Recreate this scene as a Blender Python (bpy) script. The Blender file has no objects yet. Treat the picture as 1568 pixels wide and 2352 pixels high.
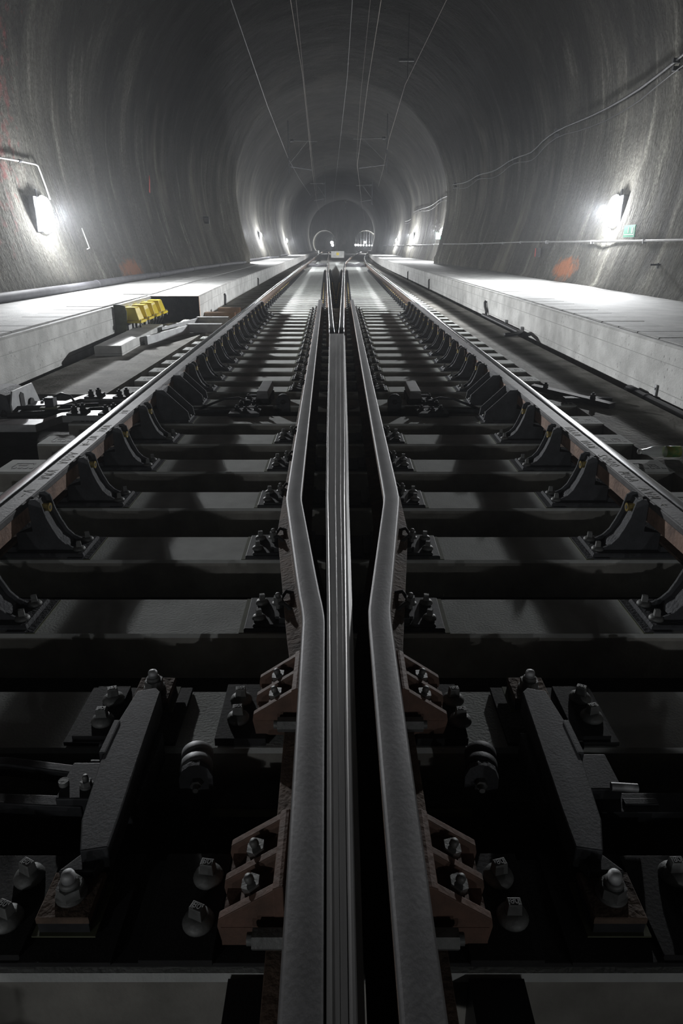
import bpy, math, random
from mathutils import Vector, Matrix, noise
random.seed(7)
S = bpy.context.scene
COL = S.collection
R = math.radians

# ------------------------------------------------------------------ camera
cam_d = bpy.data.cameras.new('camera'); cam = bpy.data.objects.new('camera', cam_d); COL.objects.link(cam)
cam.location = (0, 0, 1.235); cam.rotation_euler = (R(90 - 21.26), 0, 0)
cam_d.sensor_fit = 'VERTICAL'; cam_d.sensor_height = 36.0; cam_d.sensor_width = 24.0; cam_d.lens = 24.0
cam_d.clip_start = 0.02; cam_d.clip_end = 600
S.camera = cam
# ------------------------------------------------------------------ world and haze
W = bpy.data.worlds.new('world'); S.world = W; W.use_nodes = True
wn = W.node_tree.nodes; wl = W.node_tree.links
wn['Background'].inputs[0].default_value = (0.02, 0.022, 0.026, 1); wn['Background'].inputs[1].default_value = 0.0
vs = wn.new('ShaderNodeVolumeScatter'); vs.inputs['Color'].default_value = (0.93, 0.96, 1, 1)
vs.inputs['Density'].default_value = 0.0012; vs.inputs['Anisotropy'].default_value = 0.75
wl.new(vs.outputs[0], wn['World Output'].inputs['Volume'])
# ------------------------------------------------------------------ exposure and render quality
S.view_settings.view_transform = 'Standard'; S.view_settings.look = 'None'
S.view_settings.gamma = 1; S.view_settings.use_curve_mapping = False
S.view_settings.exposure = 0.0
cy = S.cycles
cy.use_denoising = True; cy.max_bounces = 4; cy.diffuse_bounces = 1; cy.glossy_bounces = 2
cy.transmission_bounces = 2; cy.volume_bounces = 0; cy.transparent_max_bounces = 4
cy.caustics_reflective = False; cy.caustics_refractive = False
cy.use_adaptive_sampling = True; cy.adaptive_threshold = 0.09
cy.sample_clamp_indirect = 4.0
# lamp strengths (the lamps themselves are built further down by wall_lamp)
LAMP_W = 370.0       # watts of the forward beam of a wall lamp
SIDE_W = 2250.0     # watts of each of the two long-throw side beams of a wall lamp
GLOW_W = 380.0      # watts of the open light to all sides

# ------------------------------------------------------------------ materials
def mat(name, col, rough=0.6, metal=0.0, scale=8.0, amt=0.25, bump=0.0, bscale=40.0, col2=None, spec=0.5,
        detail=4.0, stretch=(1, 1, 1), emit=None, alpha=None):
    m = bpy.data.materials.new(name); m.use_nodes = True
    n = m.node_tree.nodes; l = m.node_tree.links; b = n['Principled BSDF']
    b.inputs['Roughness'].default_value = rough; b.inputs['Metallic'].default_value = metal
    b.inputs['Specular IOR Level'].default_value = spec
    if emit:
        b.inputs['Emission Color'].default_value = (*col, 1); b.inputs['Emission Strength'].default_value = emit
        b.inputs['Base Color'].default_value = (*col, 1); return m
    tc = n.new('ShaderNodeTexCoord'); mp = n.new('ShaderNodeMapping'); mp.inputs['Scale'].default_value = stretch
    l.new(tc.outputs['Object'], mp.inputs[0])
    nz = n.new('ShaderNodeTexNoise'); nz.inputs['Scale'].default_value = scale; nz.inputs['Detail'].default_value = detail
    nz.inputs['Roughness'].default_value = 0.6; l.new(mp.outputs[0], nz.inputs['Vector'])
    rp = n.new('ShaderNodeValToRGB'); c2 = col2 or tuple(c * (1 - amt) for c in col)
    rp.color_ramp.elements[0].position = 0.32; rp.color_ramp.elements[1].position = 0.68
    rp.color_ramp.elements[0].color = (*c2, 1)
    rp.color_ramp.elements[1].color = (*tuple(min(1, c * (1 + amt * .5)) for c in col), 1)
    l.new(nz.outputs['Fac'], rp.inputs[0]); l.new(rp.outputs[0], b.inputs['Base Color'])
    if bump:
        nb = n.new('ShaderNodeTexNoise'); nb.inputs['Scale'].default_value = bscale; nb.inputs['Detail'].default_value = 3
        l.new(mp.outputs[0], nb.inputs['Vector'])
        bp = n.new('ShaderNodeBump'); bp.inputs['Strength'].default_value = bump; bp.inputs['Distance'].default_value = 0.02
        l.new(nb.outputs['Fac'], bp.inputs['Height']); l.new(bp.outputs[0], b.inputs['Normal'])
    if alpha is not None:
        b.inputs['Alpha'].default_value = alpha
    return m

def concrete(name, col, rough=0.75, holes=0.0, seams=(), spots=30.0):
    m = mat(name, col, rough, 0, 3.0, 0.3, 0.25, 60.0, spec=0.35)
    n = m.node_tree.nodes; l = m.node_tree.links; b = n['Principled BSDF']
    src = b.inputs['Base Color'].links[0].from_socket
    tc = [x for x in n if x.type == 'TEX_COORD'][0]
    if holes:
        mp = n.new('ShaderNodeMapping'); mp.inputs['Scale'].default_value = (1, 1, 0.45); l.new(tc.outputs['Object'], mp.inputs[0])
        v = n.new('ShaderNodeTexVoronoi'); v.inputs['Scale'].default_value = spots; l.new(mp.outputs[0], v.inputs['Vector'])
        r = n.new('ShaderNodeValToRGB'); r.color_ramp.elements[0].position = 0.10; r.color_ramp.elements[1].position = 0.19
        l.new(v.outputs['Distance'], r.inputs[0])
        nz = n.new('ShaderNodeTexNoise'); nz.inputs['Scale'].default_value = 2.2; l.new(tc.outputs['Object'], nz.inputs['Vector'])
        r2 = n.new('ShaderNodeValToRGB'); r2.color_ramp.elements[0].position = 0.5; r2.color_ramp.elements[1].position = 0.6
        r2.color_ramp.elements[0].color = (1, 1, 1, 1); r2.color_ramp.elements[1].color = (0, 0, 0, 1)
        l.new(nz.outputs['Fac'], r2.inputs[0])
        mx0 = n.new('ShaderNodeMath'); mx0.operation = 'MAXIMUM'; l.new(r.outputs[0], mx0.inputs[0]); l.new(r2.outputs[0], mx0.inputs[1])
        mx = n.new('ShaderNodeMix'); mx.data_type = 'RGBA'; mx.inputs['A'].default_value = (col[0]*holes, col[1]*holes, col[2]*holes, 1)
        l.new(mx0.outputs[0], mx.inputs['Factor']); l.new(src, mx.inputs['B']); src = mx.outputs['Result']
    for z, wd in seams:
        sx = n.new('ShaderNodeSeparateXYZ'); l.new(tc.outputs['Object'], sx.inputs[0])
        s = n.new('ShaderNodeMath'); s.operation = 'SUBTRACT'; s.inputs[1].default_value = z; l.new(sx.outputs['Z'], s.inputs[0])
        a = n.new('ShaderNodeMath'); a.operation = 'ABSOLUTE'; l.new(s.outputs[0], a.inputs[0])
        g = n.new('ShaderNodeMath'); g.operation = 'LESS_THAN'; g.inputs[1].default_value = wd; l.new(a.outputs[0], g.inputs[0])
        nz = n.new('ShaderNodeTexNoise'); nz.inputs['Scale'].default_value = 3.0; l.new(tc.outputs['Object'], nz.inputs['Vector'])
        k = n.new('ShaderNodeMath'); k.operation = 'MULTIPLY'; l.new(g.outputs[0], k.inputs[0]); l.new(nz.outputs['Fac'], k.inputs[1])
        mx = n.new('ShaderNodeMix'); mx.data_type = 'RGBA'; mx.inputs['B'].default_value = (col[0]*.3, col[1]*.3, col[2]*.3, 1)
        l.new(k.outputs[0], mx.inputs['Factor']); l.new(src, mx.inputs['A']); src = mx.outputs['Result']
    l.new(src, b.inputs['Base Color'])
    return m

def shotcrete():
    m = bpy.data.materials.new('shotcrete'); m.use_nodes = True
    n = m.node_tree.nodes; l = m.node_tree.links; b = n['Principled BSDF']
    b.inputs['Roughness'].default_value = 0.95; b.inputs['Specular IOR Level'].default_value = 0.08
    tc = n.new('ShaderNodeTexCoord')
    def nz(scale, st, det=4, rough=.55):
        mp = n.new('ShaderNodeMapping'); mp.inputs['Scale'].default_value = st; l.new(tc.outputs['Object'], mp.inputs[0])
        x = n.new('ShaderNodeTexNoise'); x.inputs['Scale'].default_value = scale; x.inputs['Detail'].default_value = det
        x.inputs['Roughness'].default_value = rough; l.new(mp.outputs[0], x.inputs['Vector']); return x.outputs['Fac']
    def ramp(s, p0, p1, c0, c1):
        r = n.new('ShaderNodeValToRGB'); r.color_ramp.elements[0].position = p0; r.color_ramp.elements[1].position = p1
        r.color_ramp.elements[0].color = (*c0, 1); r.color_ramp.elements[1].color = (*c1, 1); l.new(s, r.inputs[0]); return r.outputs[0]
    def mix(f, a, b_):
        x = n.new('ShaderNodeMix'); x.data_type = 'RGBA'; l.new(f, x.inputs['Factor'])
        if isinstance(a, tuple): x.inputs['A'].default_value = (*a, 1)
        else: l.new(a, x.inputs['A'])
        if isinstance(b_, tuple): x.inputs['B'].default_value = (*b_, 1)
        else: l.new(b_, x.inputs['B'])
        return x.outputs['Result']
    def tint_patch(c, pos, rad, col):
        sb = n.new('ShaderNodeVectorMath'); sb.operation = 'SUBTRACT'; sb.inputs[1].default_value = pos
        l.new(tc.outputs['Object'], sb.inputs[0])
        sc = n.new('ShaderNodeVectorMath'); sc.operation = 'MULTIPLY'; sc.inputs[1].default_value = tuple(1 / r for r in rad); l.new(sb.outputs[0], sc.inputs[0])
        ln = n.new('ShaderNodeVectorMath'); ln.operation = 'LENGTH'; l.new(sc.outputs[0], ln.inputs[0])
        ad = n.new('ShaderNodeMath'); ad.operation = 'ADD'; l.new(ln.outputs['Value'], ad.inputs[0])
        q = n.new('ShaderNodeMath'); q.operation = 'MULTIPLY'; q.inputs[1].default_value = 0.9; l.new(nz(5, (1, 1, 1), 5), q.inputs[0]); l.new(q.outputs[0], ad.inputs[1])
        return mix(ramp(ad.outputs[0], 0.75, 1.45, (.75,)*3, (0,)*3), c, col)
    base = ramp(nz(0.7, (1, 1, .35)), .3, .7, (.066, .067, .059), (.125, .123, .108))
    streak = ramp(nz(1.6, (1, 1.6, .16), 6, .62), .56, .74, (0, 0, 0), (.75, .75, .75))
    c = mix(streak, base, (.34, .335, .29))
    c = mix(ramp(nz(1.1, (1, 2.2, .12), 5), .5, .68, (0, 0, 0), (.6, .6, .6)), c, (.055, .055, .054))
    c = mix(ramp(nz(16, (1, 1, 1), 5, .7), .40, .60, (.62,)*3, (0, 0, 0)), c, (.045, .04, .036))
    c = mix(ramp(nz(.45, (1, 1.3, .5), 4), .55, .72, (0, 0, 0), (.6,)*3), c, (.23, .215, .18))
    c = tint_patch(c, (5.3, 17.6, .75), (1.0, 1.5, .55), (.30, .11, .05))  # orange stains low on the two side walls
    c = tint_patch(c, (-5.3, 18.6, .70), (1.0, 1.8, .5), (.24, .11, .065))
    # shade of the crown put into the colour: darkens with height, broken by noise
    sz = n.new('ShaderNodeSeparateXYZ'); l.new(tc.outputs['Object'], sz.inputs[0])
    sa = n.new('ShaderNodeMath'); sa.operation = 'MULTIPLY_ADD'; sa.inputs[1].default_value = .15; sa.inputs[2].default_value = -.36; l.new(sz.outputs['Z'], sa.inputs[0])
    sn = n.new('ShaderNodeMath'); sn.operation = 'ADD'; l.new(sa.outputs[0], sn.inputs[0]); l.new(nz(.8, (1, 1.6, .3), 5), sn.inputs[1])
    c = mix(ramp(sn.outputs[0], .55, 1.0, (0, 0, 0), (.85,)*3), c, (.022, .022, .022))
    c = tint_patch(c, (-5.8, 11.0, 4.8), (3.2, 5.2, 6.5), (.17, .05, .052))  # large reddish tint over the left wall
    l.new(c, b.inputs['Base Color'])
    b1 = n.new('ShaderNodeBump'); b1.inputs['Strength'].default_value = .8; b1.inputs['Distance'].default_value = .05
    l.new(nz(14, (1, 1, .7), 5, .65), b1.inputs['Height'])
    b2 = n.new('ShaderNodeBump'); b2.inputs['Strength'].default_value = .5; b2.inputs['Distance'].default_value = .25
    l.new(nz(1.3, (1, 1.5, .3), 4), b2.inputs['Height']); l.new(b1.outputs[0], b2.inputs['Normal'])
    l.new(b2.outputs[0], b.inputs['Normal'])
    return m

M = dict(
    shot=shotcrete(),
    plat=concrete('platform_concrete', (.58, .58, .56), .7, .3, ((.27, .004), (.02, .004)), 26),
    deck=concrete('deck_concrete', (.40, .40, .39), .85, .6),
    formwood=mat('brown_formed_concrete', (.62, .44, .32), .8, 0, 3, .3, .2),
    slab=mat('track_slab', (.30, .29, .265), .9, 0, 2.6, .3, .3, 30, col2=(.13, .125, .11), spec=.12),
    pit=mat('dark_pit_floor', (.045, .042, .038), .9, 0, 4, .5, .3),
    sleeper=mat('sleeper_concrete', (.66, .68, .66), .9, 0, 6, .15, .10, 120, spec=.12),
    sleeper_side=mat('darker_sleeper_side', (.34, .33, .30), .92, 0, 5, .3, .12, 90, spec=.1),  # sleeper sides, a darker tone than the tops
    stamp=mat('stamp_recess', (.06, .06, .058), .8),
    steel=mat('worn_rail_steel', (.33, .34, .35), .24, 1, 30, .15, .04, 60, stretch=(1, .15, 1)),
    steel2=mat('dull_rail_steel', (.165, .163, .165), .58, .6, 9, .2, .03, 120, stretch=(1, .6, 1)),
    check=mat('check_rail_steel', (.11, .108, .11), .68, .2, 12, .35, .08, 90),
    check_side=mat('rusty_check_rail_side', (.30, .20, .15), .8, .1, 9, .5, .2, 60, col2=(.15, .10, .08)),
    nose=mat('nose_steel', (.21, .206, .203), .5, .8, 18, .35, .05, 60, stretch=(1, .06, 1)),
    rust=mat('rusty_rail_side', (.16, .11, .08), .85, 0, 9, .5, .25, 60, col2=(.085, .065, .055)),
    brown=mat('brown_primer_casting', (.20, .115, .085), .7, 0, 12, .35, .12, 70, col2=(.12, .08, .062)),
    cast=mat('grey_cast_iron', (.075, .078, .086), .8, .0, 14, .25, .25, 90),
    black=mat('black_steel', (.026, .026, .027), .8, .0, 12, .4, .05, 120),
    dark=mat('dark_oiled_steel', (.040, .042, .046), .65, .2, 22, .4, .05, 160),
    zinc=mat('zinc_plated_screw', (.20, .205, .20), .6, .35, 18, .35, .1, 90),
    galv=mat('galvanised_steel', (.36, .365, .37), .6, .4, 9, .2, .05, 40),
    brass=mat('yellow_passivated_nut', (.62, .47, .16), .34, .85, 20, .3),
    pad=mat('green_grey_pad', (.13, .14, .085), .8, 0, 9, .3),
    yellow=mat('yellow_enamel', (.78, .60, .02), .42, 0, 6, .08, .03),
    pvc=mat('grey_pvc_pipe', (.10, .10, .11), .75, 0, 5, .25),
    white_pvc=mat('pale_conduit', (.24, .235, .23), .6, 0, 6, .2),
    rubber=mat('black_rubber', (.022, .022, .024), .5, 0, 9, .3),
    cable=mat('dark_cable', (.06, .06, .063), .5, 0, 9, .3),
    copper=mat('wire_bronze', (.20, .175, .15), .6, .3, 9, .3),
    green=mat('green_sign_paint', (.04, .34, .20), .5, 0, 6, .1),
    white=mat('white_paint', (.72, .72, .70), .5, 0, 6, .1),
    chalk=mat('chalk', (.75, .73, .70), .9, 0, 30, .4),
    red=mat('red_paint', (.55, .04, .03), .7, 0, 8, .3),
    orange=mat('orange_mark', (.45, .16, .05), .8, 0, 8, .3),
    lampglass=mat('lit_diffuser', (1, 1, 1), emit=14.0),
    farglass=mat('lit_tube', (1, 1, 1), emit=45.0),
    label_g=mat('bottle_label', (.05, .22, .05), .5, 0, 30, .5, col2=(.4, .38, .05)),
)
pet = bpy.data.materials.new('clear_plastic'); pet.use_nodes = True
_b = pet.node_tree.nodes['Principled BSDF']; _b.inputs['Base Color'].default_value = (.75, .8, .8, 1)
_b.inputs['Roughness'].default_value = .12; _b.inputs['Alpha'].default_value = .35
M['pet'] = pet

# ------------------------------------------------------------------ mesh helpers
class MB:
    def __init__(s): s.v = []; s.f = []; s.mi = []; s.sm = []; s.cur = 0; s.smooth = False
    def _add(s, vs, fs, smooth=None):
        o = len(s.v); s.v += [tuple(v) for v in vs]
        for f in fs:
            s.f.append(tuple(i + o for i in f)); s.mi.append(s.cur); s.sm.append(s.smooth if smooth is None else smooth)
        return s
    def box(s, x0, x1, y0, y1, z0, z1, tx=0, ty=0, c=0):
        if x0 > x1: x0, x1 = x1, x0
        if y0 > y1: y0, y1 = y1, y0
        if c:   # chamfered top edges
            vs = [(x0,y0,z0),(x1,y0,z0),(x1,y1,z0),(x0,y1,z0),(x0,y0,z1-c),(x1,y0,z1-c),(x1,y1,z1-c),(x0,y1,z1-c),
                  (x0+c,y0+c,z1),(x1-c,y0+c,z1),(x1-c,y1-c,z1),(x0+c,y1-c,z1)]
            fs = [(3,2,1,0)] + [(a,(a+1)%4,(a+1)%4+4,a+4) for a in range(4)] + [(a+4,(a+1)%4+4,(a+1)%4+8,a+8) for a in range(4)] + [(8,9,10,11)]
            return s._add(vs, fs, False)
        vs = [(x0,y0,z0),(x1,y0,z0),(x1,y1,z0),(x0,y1,z0),(x0+tx,y0+ty,z1),(x1-tx,y0+ty,z1),(x1-tx,y1-ty,z1),(x0+tx,y1-ty,z1)]
        return s._add(vs, [(3,2,1,0),(4,5,6,7),(0,1,5,4),(1,2,6,5),(2,3,7,6),(3,0,4,7)], False)
    def prism(s, pts, a0, a1, axis='y'):
        n = len(pts)
        def P(p, a): return (p[0], a, p[1]) if axis == 'y' else ((a, p[0], p[1]) if axis == 'x' else (p[0], p[1], a))
        vs = [P(p, a0) for p in pts] + [P(p, a1) for p in pts]
        ar = sum(pts[i][0]*pts[(i+1)%n][1] - pts[(i+1)%n][0]*pts[i][1] for i in range(n))
        flip = (ar > 0) != (a1 > a0)
        if axis == 'y': flip = not flip
        fs = [tuple(range(n-1, -1, -1)), tuple(range(n, 2*n))] + [(i, (i+1)%n, (i+1)%n+n, i+n) for i in range(n)]
        if flip: fs = [tuple(reversed(f)) for f in fs]
        return s._add(vs, fs, False)
    def cyl(s, p, q, r, n=12, r2=None, cap=True, smooth=True, rot=0.0):
        p = Vector(p); q = Vector(q); d = (q - p).normalized(); r2 = r if r2 is None else r2
        a = Vector((0, 0, 1)) if abs(d.z) < .9 else Vector((1, 0, 0)); u = d.cross(a).normalized(); w = d.cross(u)
        vs = []
        for c, rr in ((p, r), (q, r2)):
            for i in range(n):
                t = 2*math.pi*i/n + rot; vs.append(c + (u*math.cos(t) + w*math.sin(t))*rr)
        s._add(vs, [(i, (i+1)%n, (i+1)%n+n, i+n) for i in range(n)], smooth)
        if cap: s._add(vs, [tuple(range(n-1, -1, -1)), tuple(range(n, 2*n))], False)
        return s
    def tube(s, pts, r, n=8):
        P = [Vector(p) for p in pts]; vs = []; fs = []; u = None
        for k, p in enumerate(P):
            d = ((P[min(k+1, len(P)-1)] - P[max(k-1, 0)])).normalized()
            if u is None:
                a = Vector((0, 0, 1)) if abs(d.z) < .9 else Vector((1, 0, 0)); u = d.cross(a).normalized()
            else: u = (u - d*u.dot(d)).normalized()
            w = d.cross(u); rr = r[k] if isinstance(r, (list, tuple)) else r
            for i in range(n):
                t = 2*math.pi*i/n; vs.append(p + (u*math.cos(t) + w*math.sin(t))*rr)
        for k in range(len(P)-1):
            for i in range(n): fs.append((k*n+i, k*n+(i+1)%n, (k+1)*n+(i+1)%n, (k+1)*n+i))
        fs += [tuple(range(n-1, -1, -1)), tuple((len(P)-1)*n + i for i in range(n))]
        return s._add(vs, fs, True)
    def lathe(s, prof, c=(0, 0, 0), n=16, ax='z', smooth=True):
        vs = []; fs = []; c = Vector(c)
        for r, h in prof:
            for i in range(n):
                t = 2*math.pi*i/n; x, y = r*math.cos(t), r*math.sin(t)
                vs.append(c + (Vector((x, y, h)) if ax == 'z' else (Vector((h, x, y)) if ax == 'x' else Vector((x, h, y)))))
        for k in range(len(prof)-1):
            for i in range(n): fs.append((k*n+i, k*n+(i+1)%n, (k+1)*n+(i+1)%n, (k+1)*n+i))
        fs += [tuple(range(n-1, -1, -1)), tuple((len(prof)-1)*n + i for i in range(n))]
        return s._add(vs, fs, smooth)
    def sweep(s, prof, path, mats=None, smooth_set=(), cap=True):
        """profile in XZ (closed), path = [(x, y, z, sx)]; sections stay in planes across the line"""
        vs = []
        for k, p in enumerate(path):
            a = path[max(k-1, 0)]; b = path[min(k+1, len(path)-1)]
            d = Vector((b[0]-a[0], b[1]-a[1], 0)).normalized(); nx = Vector((d.y, -d.x, 0))
            pr = prof(k) if callable(prof) else prof
            for x, z in pr: vs.append((p[0] + nx.x*x, p[1] + nx.y*x, p[2] + z))
        n = len(pr); o = len(s.v); s.v += vs
        for k in range(len(path)-1):
            for i in range(n):
                s.f.append((o+k*n+(i+1)%n, o+k*n+i, o+(k+1)*n+i, o+(k+1)*n+(i+1)%n)); s.mi.append(mats[i] if mats else s.cur); s.sm.append(i in smooth_set)
        if cap:
            s.f.append(tuple(o+i for i in range(n))); s.mi.append(mats[-1] if mats else s.cur); s.sm.append(False)
            s.f.append(tuple(o+(len(path)-1)*n+i for i in range(n-1, -1, -1))); s.mi.append(mats[-1] if mats else s.cur); s.sm.append(False)
        return s
    def xf(s, mtx):
        s.v = [tuple(mtx @ Vector(v)) for v in s.v]
        if mtx.determinant() < 0: s.f = [tuple(reversed(f)) for f in s.f]
        return s
    def mir(s, m):
        return s.xf(Matrix.Diagonal((-1, 1, 1, 1))) if m > 0 else s   # built for the left side
    def mesh(s, name, mats):
        me = bpy.data.meshes.new(name); me.from_pydata(s.v, [], s.f)
        for m in (mats if isinstance(mats, (list, tuple)) else [mats]): me.materials.append(m)
        me.polygons.foreach_set('material_index', s.mi); me.polygons.foreach_set('use_smooth', s.sm); me.update()
        return me
    def obj(s, name, mats, parent=None, bevel=0, loc=None):
        o = bpy.data.objects.new(name, s.mesh(name, mats)); COL.objects.link(o)
        if parent: o.parent = parent
        if loc: o.location = loc
        if bevel:
            b = o.modifiers.new('bevel', 'BEVEL'); b.width = bevel; b.segments = 2; b.limit_method = 'ANGLE'; b.angle_limit = R(40)
        return o

def tag(o, label=None, cat=None, group=None, kind=None):
    if label: o['label'] = label
    if cat: o['category'] = cat
    if group: o['group'] = group
    if kind: o['kind'] = kind
    return o
def thing(name, label, cat, loc=(0, 0, 0), rz=0, group=None):
    o = bpy.data.objects.new(name, None); COL.objects.link(o); o.location = loc; o.rotation_euler = (0, 0, rz)
    o.empty_display_size = .1
    return tag(o, label, cat, group)
def dup(root, loc=None, rz=None, label=None, group=None):
    r = root.copy(); COL.objects.link(r)
    if loc is not None: r.location = loc
    if rz is not None: r.rotation_euler = (0, 0, rz)
    if label: r['label'] = label
    if group: r['group'] = group
    for ch in root.children:
        c = ch.copy(); COL.objects.link(c); c.parent = r
        for g in ch.children:
            d = g.copy(); COL.objects.link(d); d.parent = c
    return r
class Proto:
    """first placing keeps the original, later ones copy it"""
    def __init__(s, fn): s.fn = fn; s.o = None
    def put(s, loc, label, group=None, rz=0):
        if s.o is None:
            s.o = s.fn(); o = s.o; o.location = loc; o.rotation_euler = (0, 0, rz); tag(o, label, None, group)
        else: o = dup(s.o, loc, rz, label, group)
        return o
ORD = ['first','second','third','fourth','fifth','sixth','seventh','eighth','ninth','tenth','eleventh','twelfth','thirteenth','fourteenth',
       'fifteenth','sixteenth','seventeenth','eighteenth','nineteenth','twentieth','twenty-first','twenty-second','twenty-third','twenty-fourth','twenty-fifth','twenty-sixth']
def lerp(tab, y):
    if y <= tab[0][0]:
        (a, b), (c, d) = tab[0], tab[1]; return b + (d-b)*(y-a)/(c-a)
    for (a, b), (c, d) in zip(tab, tab[1:]):
        if y <= c: return b + (d-b)*(y-a)/(c-a)
    return tab[-1][1]
def smooth_tab(tab, ys):   # Catmull style smoothing of a table
    out = []
    for y in ys:
        out.append(sum(lerp(tab, y + d) for d in (-2, -1, 0, 1, 2)) / 5)
    return out

# ------------------------------------------------------------------ the tunnel
ZP = 0.43      # walkway height
CREST = [(-12, .0), (5.0, .12), (22.5, .2), (37.0, .75), (56.0, .75), (79.0, .7), (106, .5), (150, .0)]
def wall_off(y):
    # the lining narrows towards each ridge, then steps back out behind it
    for (c0, a0), (c1, a1) in zip(CREST, CREST[1:]):
        if c0 <= y < c1:
            u = (y - c0) / (c1 - c0)
            return a1 * (u*u*.55 + .45*max(0, (u-.72)/.28)**2) + a0 * max(0, 1 - (y - c0)/.8)
    return 0
PROF = [(-5.30, -.25), (-5.32, .43), (-5.58, 1.2), (-5.80, 2.0), (-5.95, 2.8), (-6.0, 3.6)]
def prof_pt(t):
    """t in 0..1 from the left foot over the crown to the right foot"""
    side = -1 if t < .5 else 1; u = t*2 if t < .5 else (1-t)*2
    if u < .34:
        k = u/.34*(len(PROF)-1); i = min(int(k), len(PROF)-2); f = k - i
        x = PROF[i][0]*(1-f) + PROF[i+1][0]*f; z = PROF[i][1]*(1-f) + PROF[i+1][1]*f
        return (x if side < 0 else -x), z
    a = (u-.34)/.66*math.pi/2
    return side*6.0*math.cos(a), 3.6 + 5.5*math.sin(a)
def wall_v(t, y):
    x, z = prof_pt(t); cx, cz = 0, 3.2
    d = Vector((x-cx, z-cz)); ln = d.length; d.normalize()
    grow = .6*max(0, min(1, (y-110)/40))
    n = .10*noise.noise((x*.25 + 9, y*.55, z*.18)) + .16*noise.noise((x*.15, y*.17, z*.12 + 5)) + .035*noise.noise((x*1.2, y*1.7, z*.9)) \
        + .06*abs(noise.noise((x*.2 + 3, y*1.1, z*.22)))
    amp = 1 if z > .5 else .35
    r = ln - wall_off(y) + n*amp + grow
    return (cx + d.x*r, y, cz + d.y*r)
YS = []; y = -26.0
while y < 150: YS.append(y); y += .3 if y < 90 else .8
def lining(name, t0, t1, n):
    mb = MB(); vs = []; fs = []
    for y in YS:
        for i in range(n+1): vs.append(wall_v(t0 + (t1-t0)*i/n, y))
    for k in range(len(YS)-1):
        for i in range(n): a = k*(n+1)+i; fs.append((a, a+1, a+n+2, a+n+1))
    mb._add(vs, fs, True)
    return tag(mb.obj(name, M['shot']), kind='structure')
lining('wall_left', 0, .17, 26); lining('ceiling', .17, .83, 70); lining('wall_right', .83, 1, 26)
# end wall with the two bores, and the bores
def end_wall():
    mb = MB(); Y = 149.0
    cs = [(-3.45, 1.9, 2.35), (4.95, 1.9, 2.35)]
    N = 32
    # one plate built as two halves: grid of rings around each bore
    for cx, cz, r in cs:
        x0, x1 = (-7.5, .75) if cx < 0 else (.75, 8.6)
        inner = []; outer = []
        for i in range(N):
            a = 2*math.pi*i/N; dx, dz = math.cos(a), math.sin(a)
            inner.append((cx + dx*r, Y, cz + dz*r))
            k = min(((x1-cx)/dx if dx > 0 else (x0-cx)/dx) if abs(dx) > 1e-6 else 99, ((11-cz)/dz if dz > 0 else (-.6-cz)/dz) if abs(dz) > 1e-6 else 99)
            outer.append((cx + dx*k, Y, cz + dz*k))
        o = inner + outer
        mb._add(o, [(i, (i+1) % N, (i+1) % N + N, i + N) for i in range(N)], False)
        back = [(p[0] + (0 if cx < 0 else 0), Y + 90, p[2]) for p in inner]
        mb._add(inner + [(p[0] + (2.5 if cx > 0 else 0)*0, Y + 45, p[2]) for p in inner] + back,
                [(i, i+N, (i+1) % N + N, (i+1) % N) for i in range(N)] + [(i+N, i+2*N, (i+1) % N + 2*N, (i+1) % N + N) for i in range(N)], True)
    for (x0, x1) in ((-7.5, .75), (.75, 8.6)):
        pass
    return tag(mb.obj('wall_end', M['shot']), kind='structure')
end_wall()
# floor under everything
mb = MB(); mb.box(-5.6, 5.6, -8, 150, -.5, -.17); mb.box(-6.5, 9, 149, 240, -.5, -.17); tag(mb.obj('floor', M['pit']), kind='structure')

# ------------------------------------------------------------------ walkways
EDGE_L = [(-8, -3.08), (7, -3.2), (12.4, -3.3)]
EDGE_L2 = [(12.41, -2.48), (14, -2.57), (17.6, -2.72), (38, -3.12), (60, -3.4), (90, -3.9), (149, -4.6)]
EDGE_R = [(-8, 2.88), (20, 2.88), (33, 2.86), (43, 2.75), (60, 2.80), (90, 3.3), (120, 4.3), (149, 6.0)]
def walkway(name, label, spans, side):
    t = thing(name, label, 'walkway')
    body = MB(); deck = MB()
    for tab, y0, y1 in spans:
        ys = []; y = y0
        while y < y1 - .01: ys.append(y); y += 2.0 if y < 30 else 5
        ys.append(y1)
        for k in range(len(ys)-1):
            a, b = ys[k], ys[k+1]; xa, xb = lerp(tab, a), lerp(tab, b); X = side*5.35
            def quad(mb, p): mb._add(p, [(0, 1, 2, 3)] if side > 0 else [(3, 2, 1, 0)], False)
            quad(body, [(xa, a, -.3), (xa, a, ZP-.02), (xb, b, ZP-.02), (xb, b, -.3)])
            c = .018*side
            quad(body, [(xa, a, ZP-.02), (xa+c, a, ZP), (xb+c, b, ZP), (xb, b, ZP-.02)])
            quad(deck, [(xa+c, a, ZP), (X, a, ZP), (X, b, ZP), (xb+c, b, ZP)])
        if side < 0 and y0 > 0:   # the step end that faces the camera
            e = MB(); e._add([(xa0 := lerp(tab, y0), y0, -.3), (-3.4, y0, -.3), (-3.4, y0, ZP), (xa0, y0, ZP)], [(0, 3, 2, 1)], False)
            e.box(-3.31, xa0, y0, y0+.05, -.3, ZP-.001)
            e.obj('end_face', M['formwood'], t)
    body.obj('edge_wall', M['plat'], t); deck.obj('deck', M['deck'], t)
    return t
wl_ = walkway('walkway', 'long grey concrete walkway along the left wall, stepping out past the yellow boxes',
              [(EDGE_L, -8, 12.4), (EDGE_L2, 12.41, 149)], -1)
wr_ = walkway('walkway', 'long straight grey concrete walkway along the right wall with pitted side face', [(EDGE_R, -8, 149)], 1)
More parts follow.
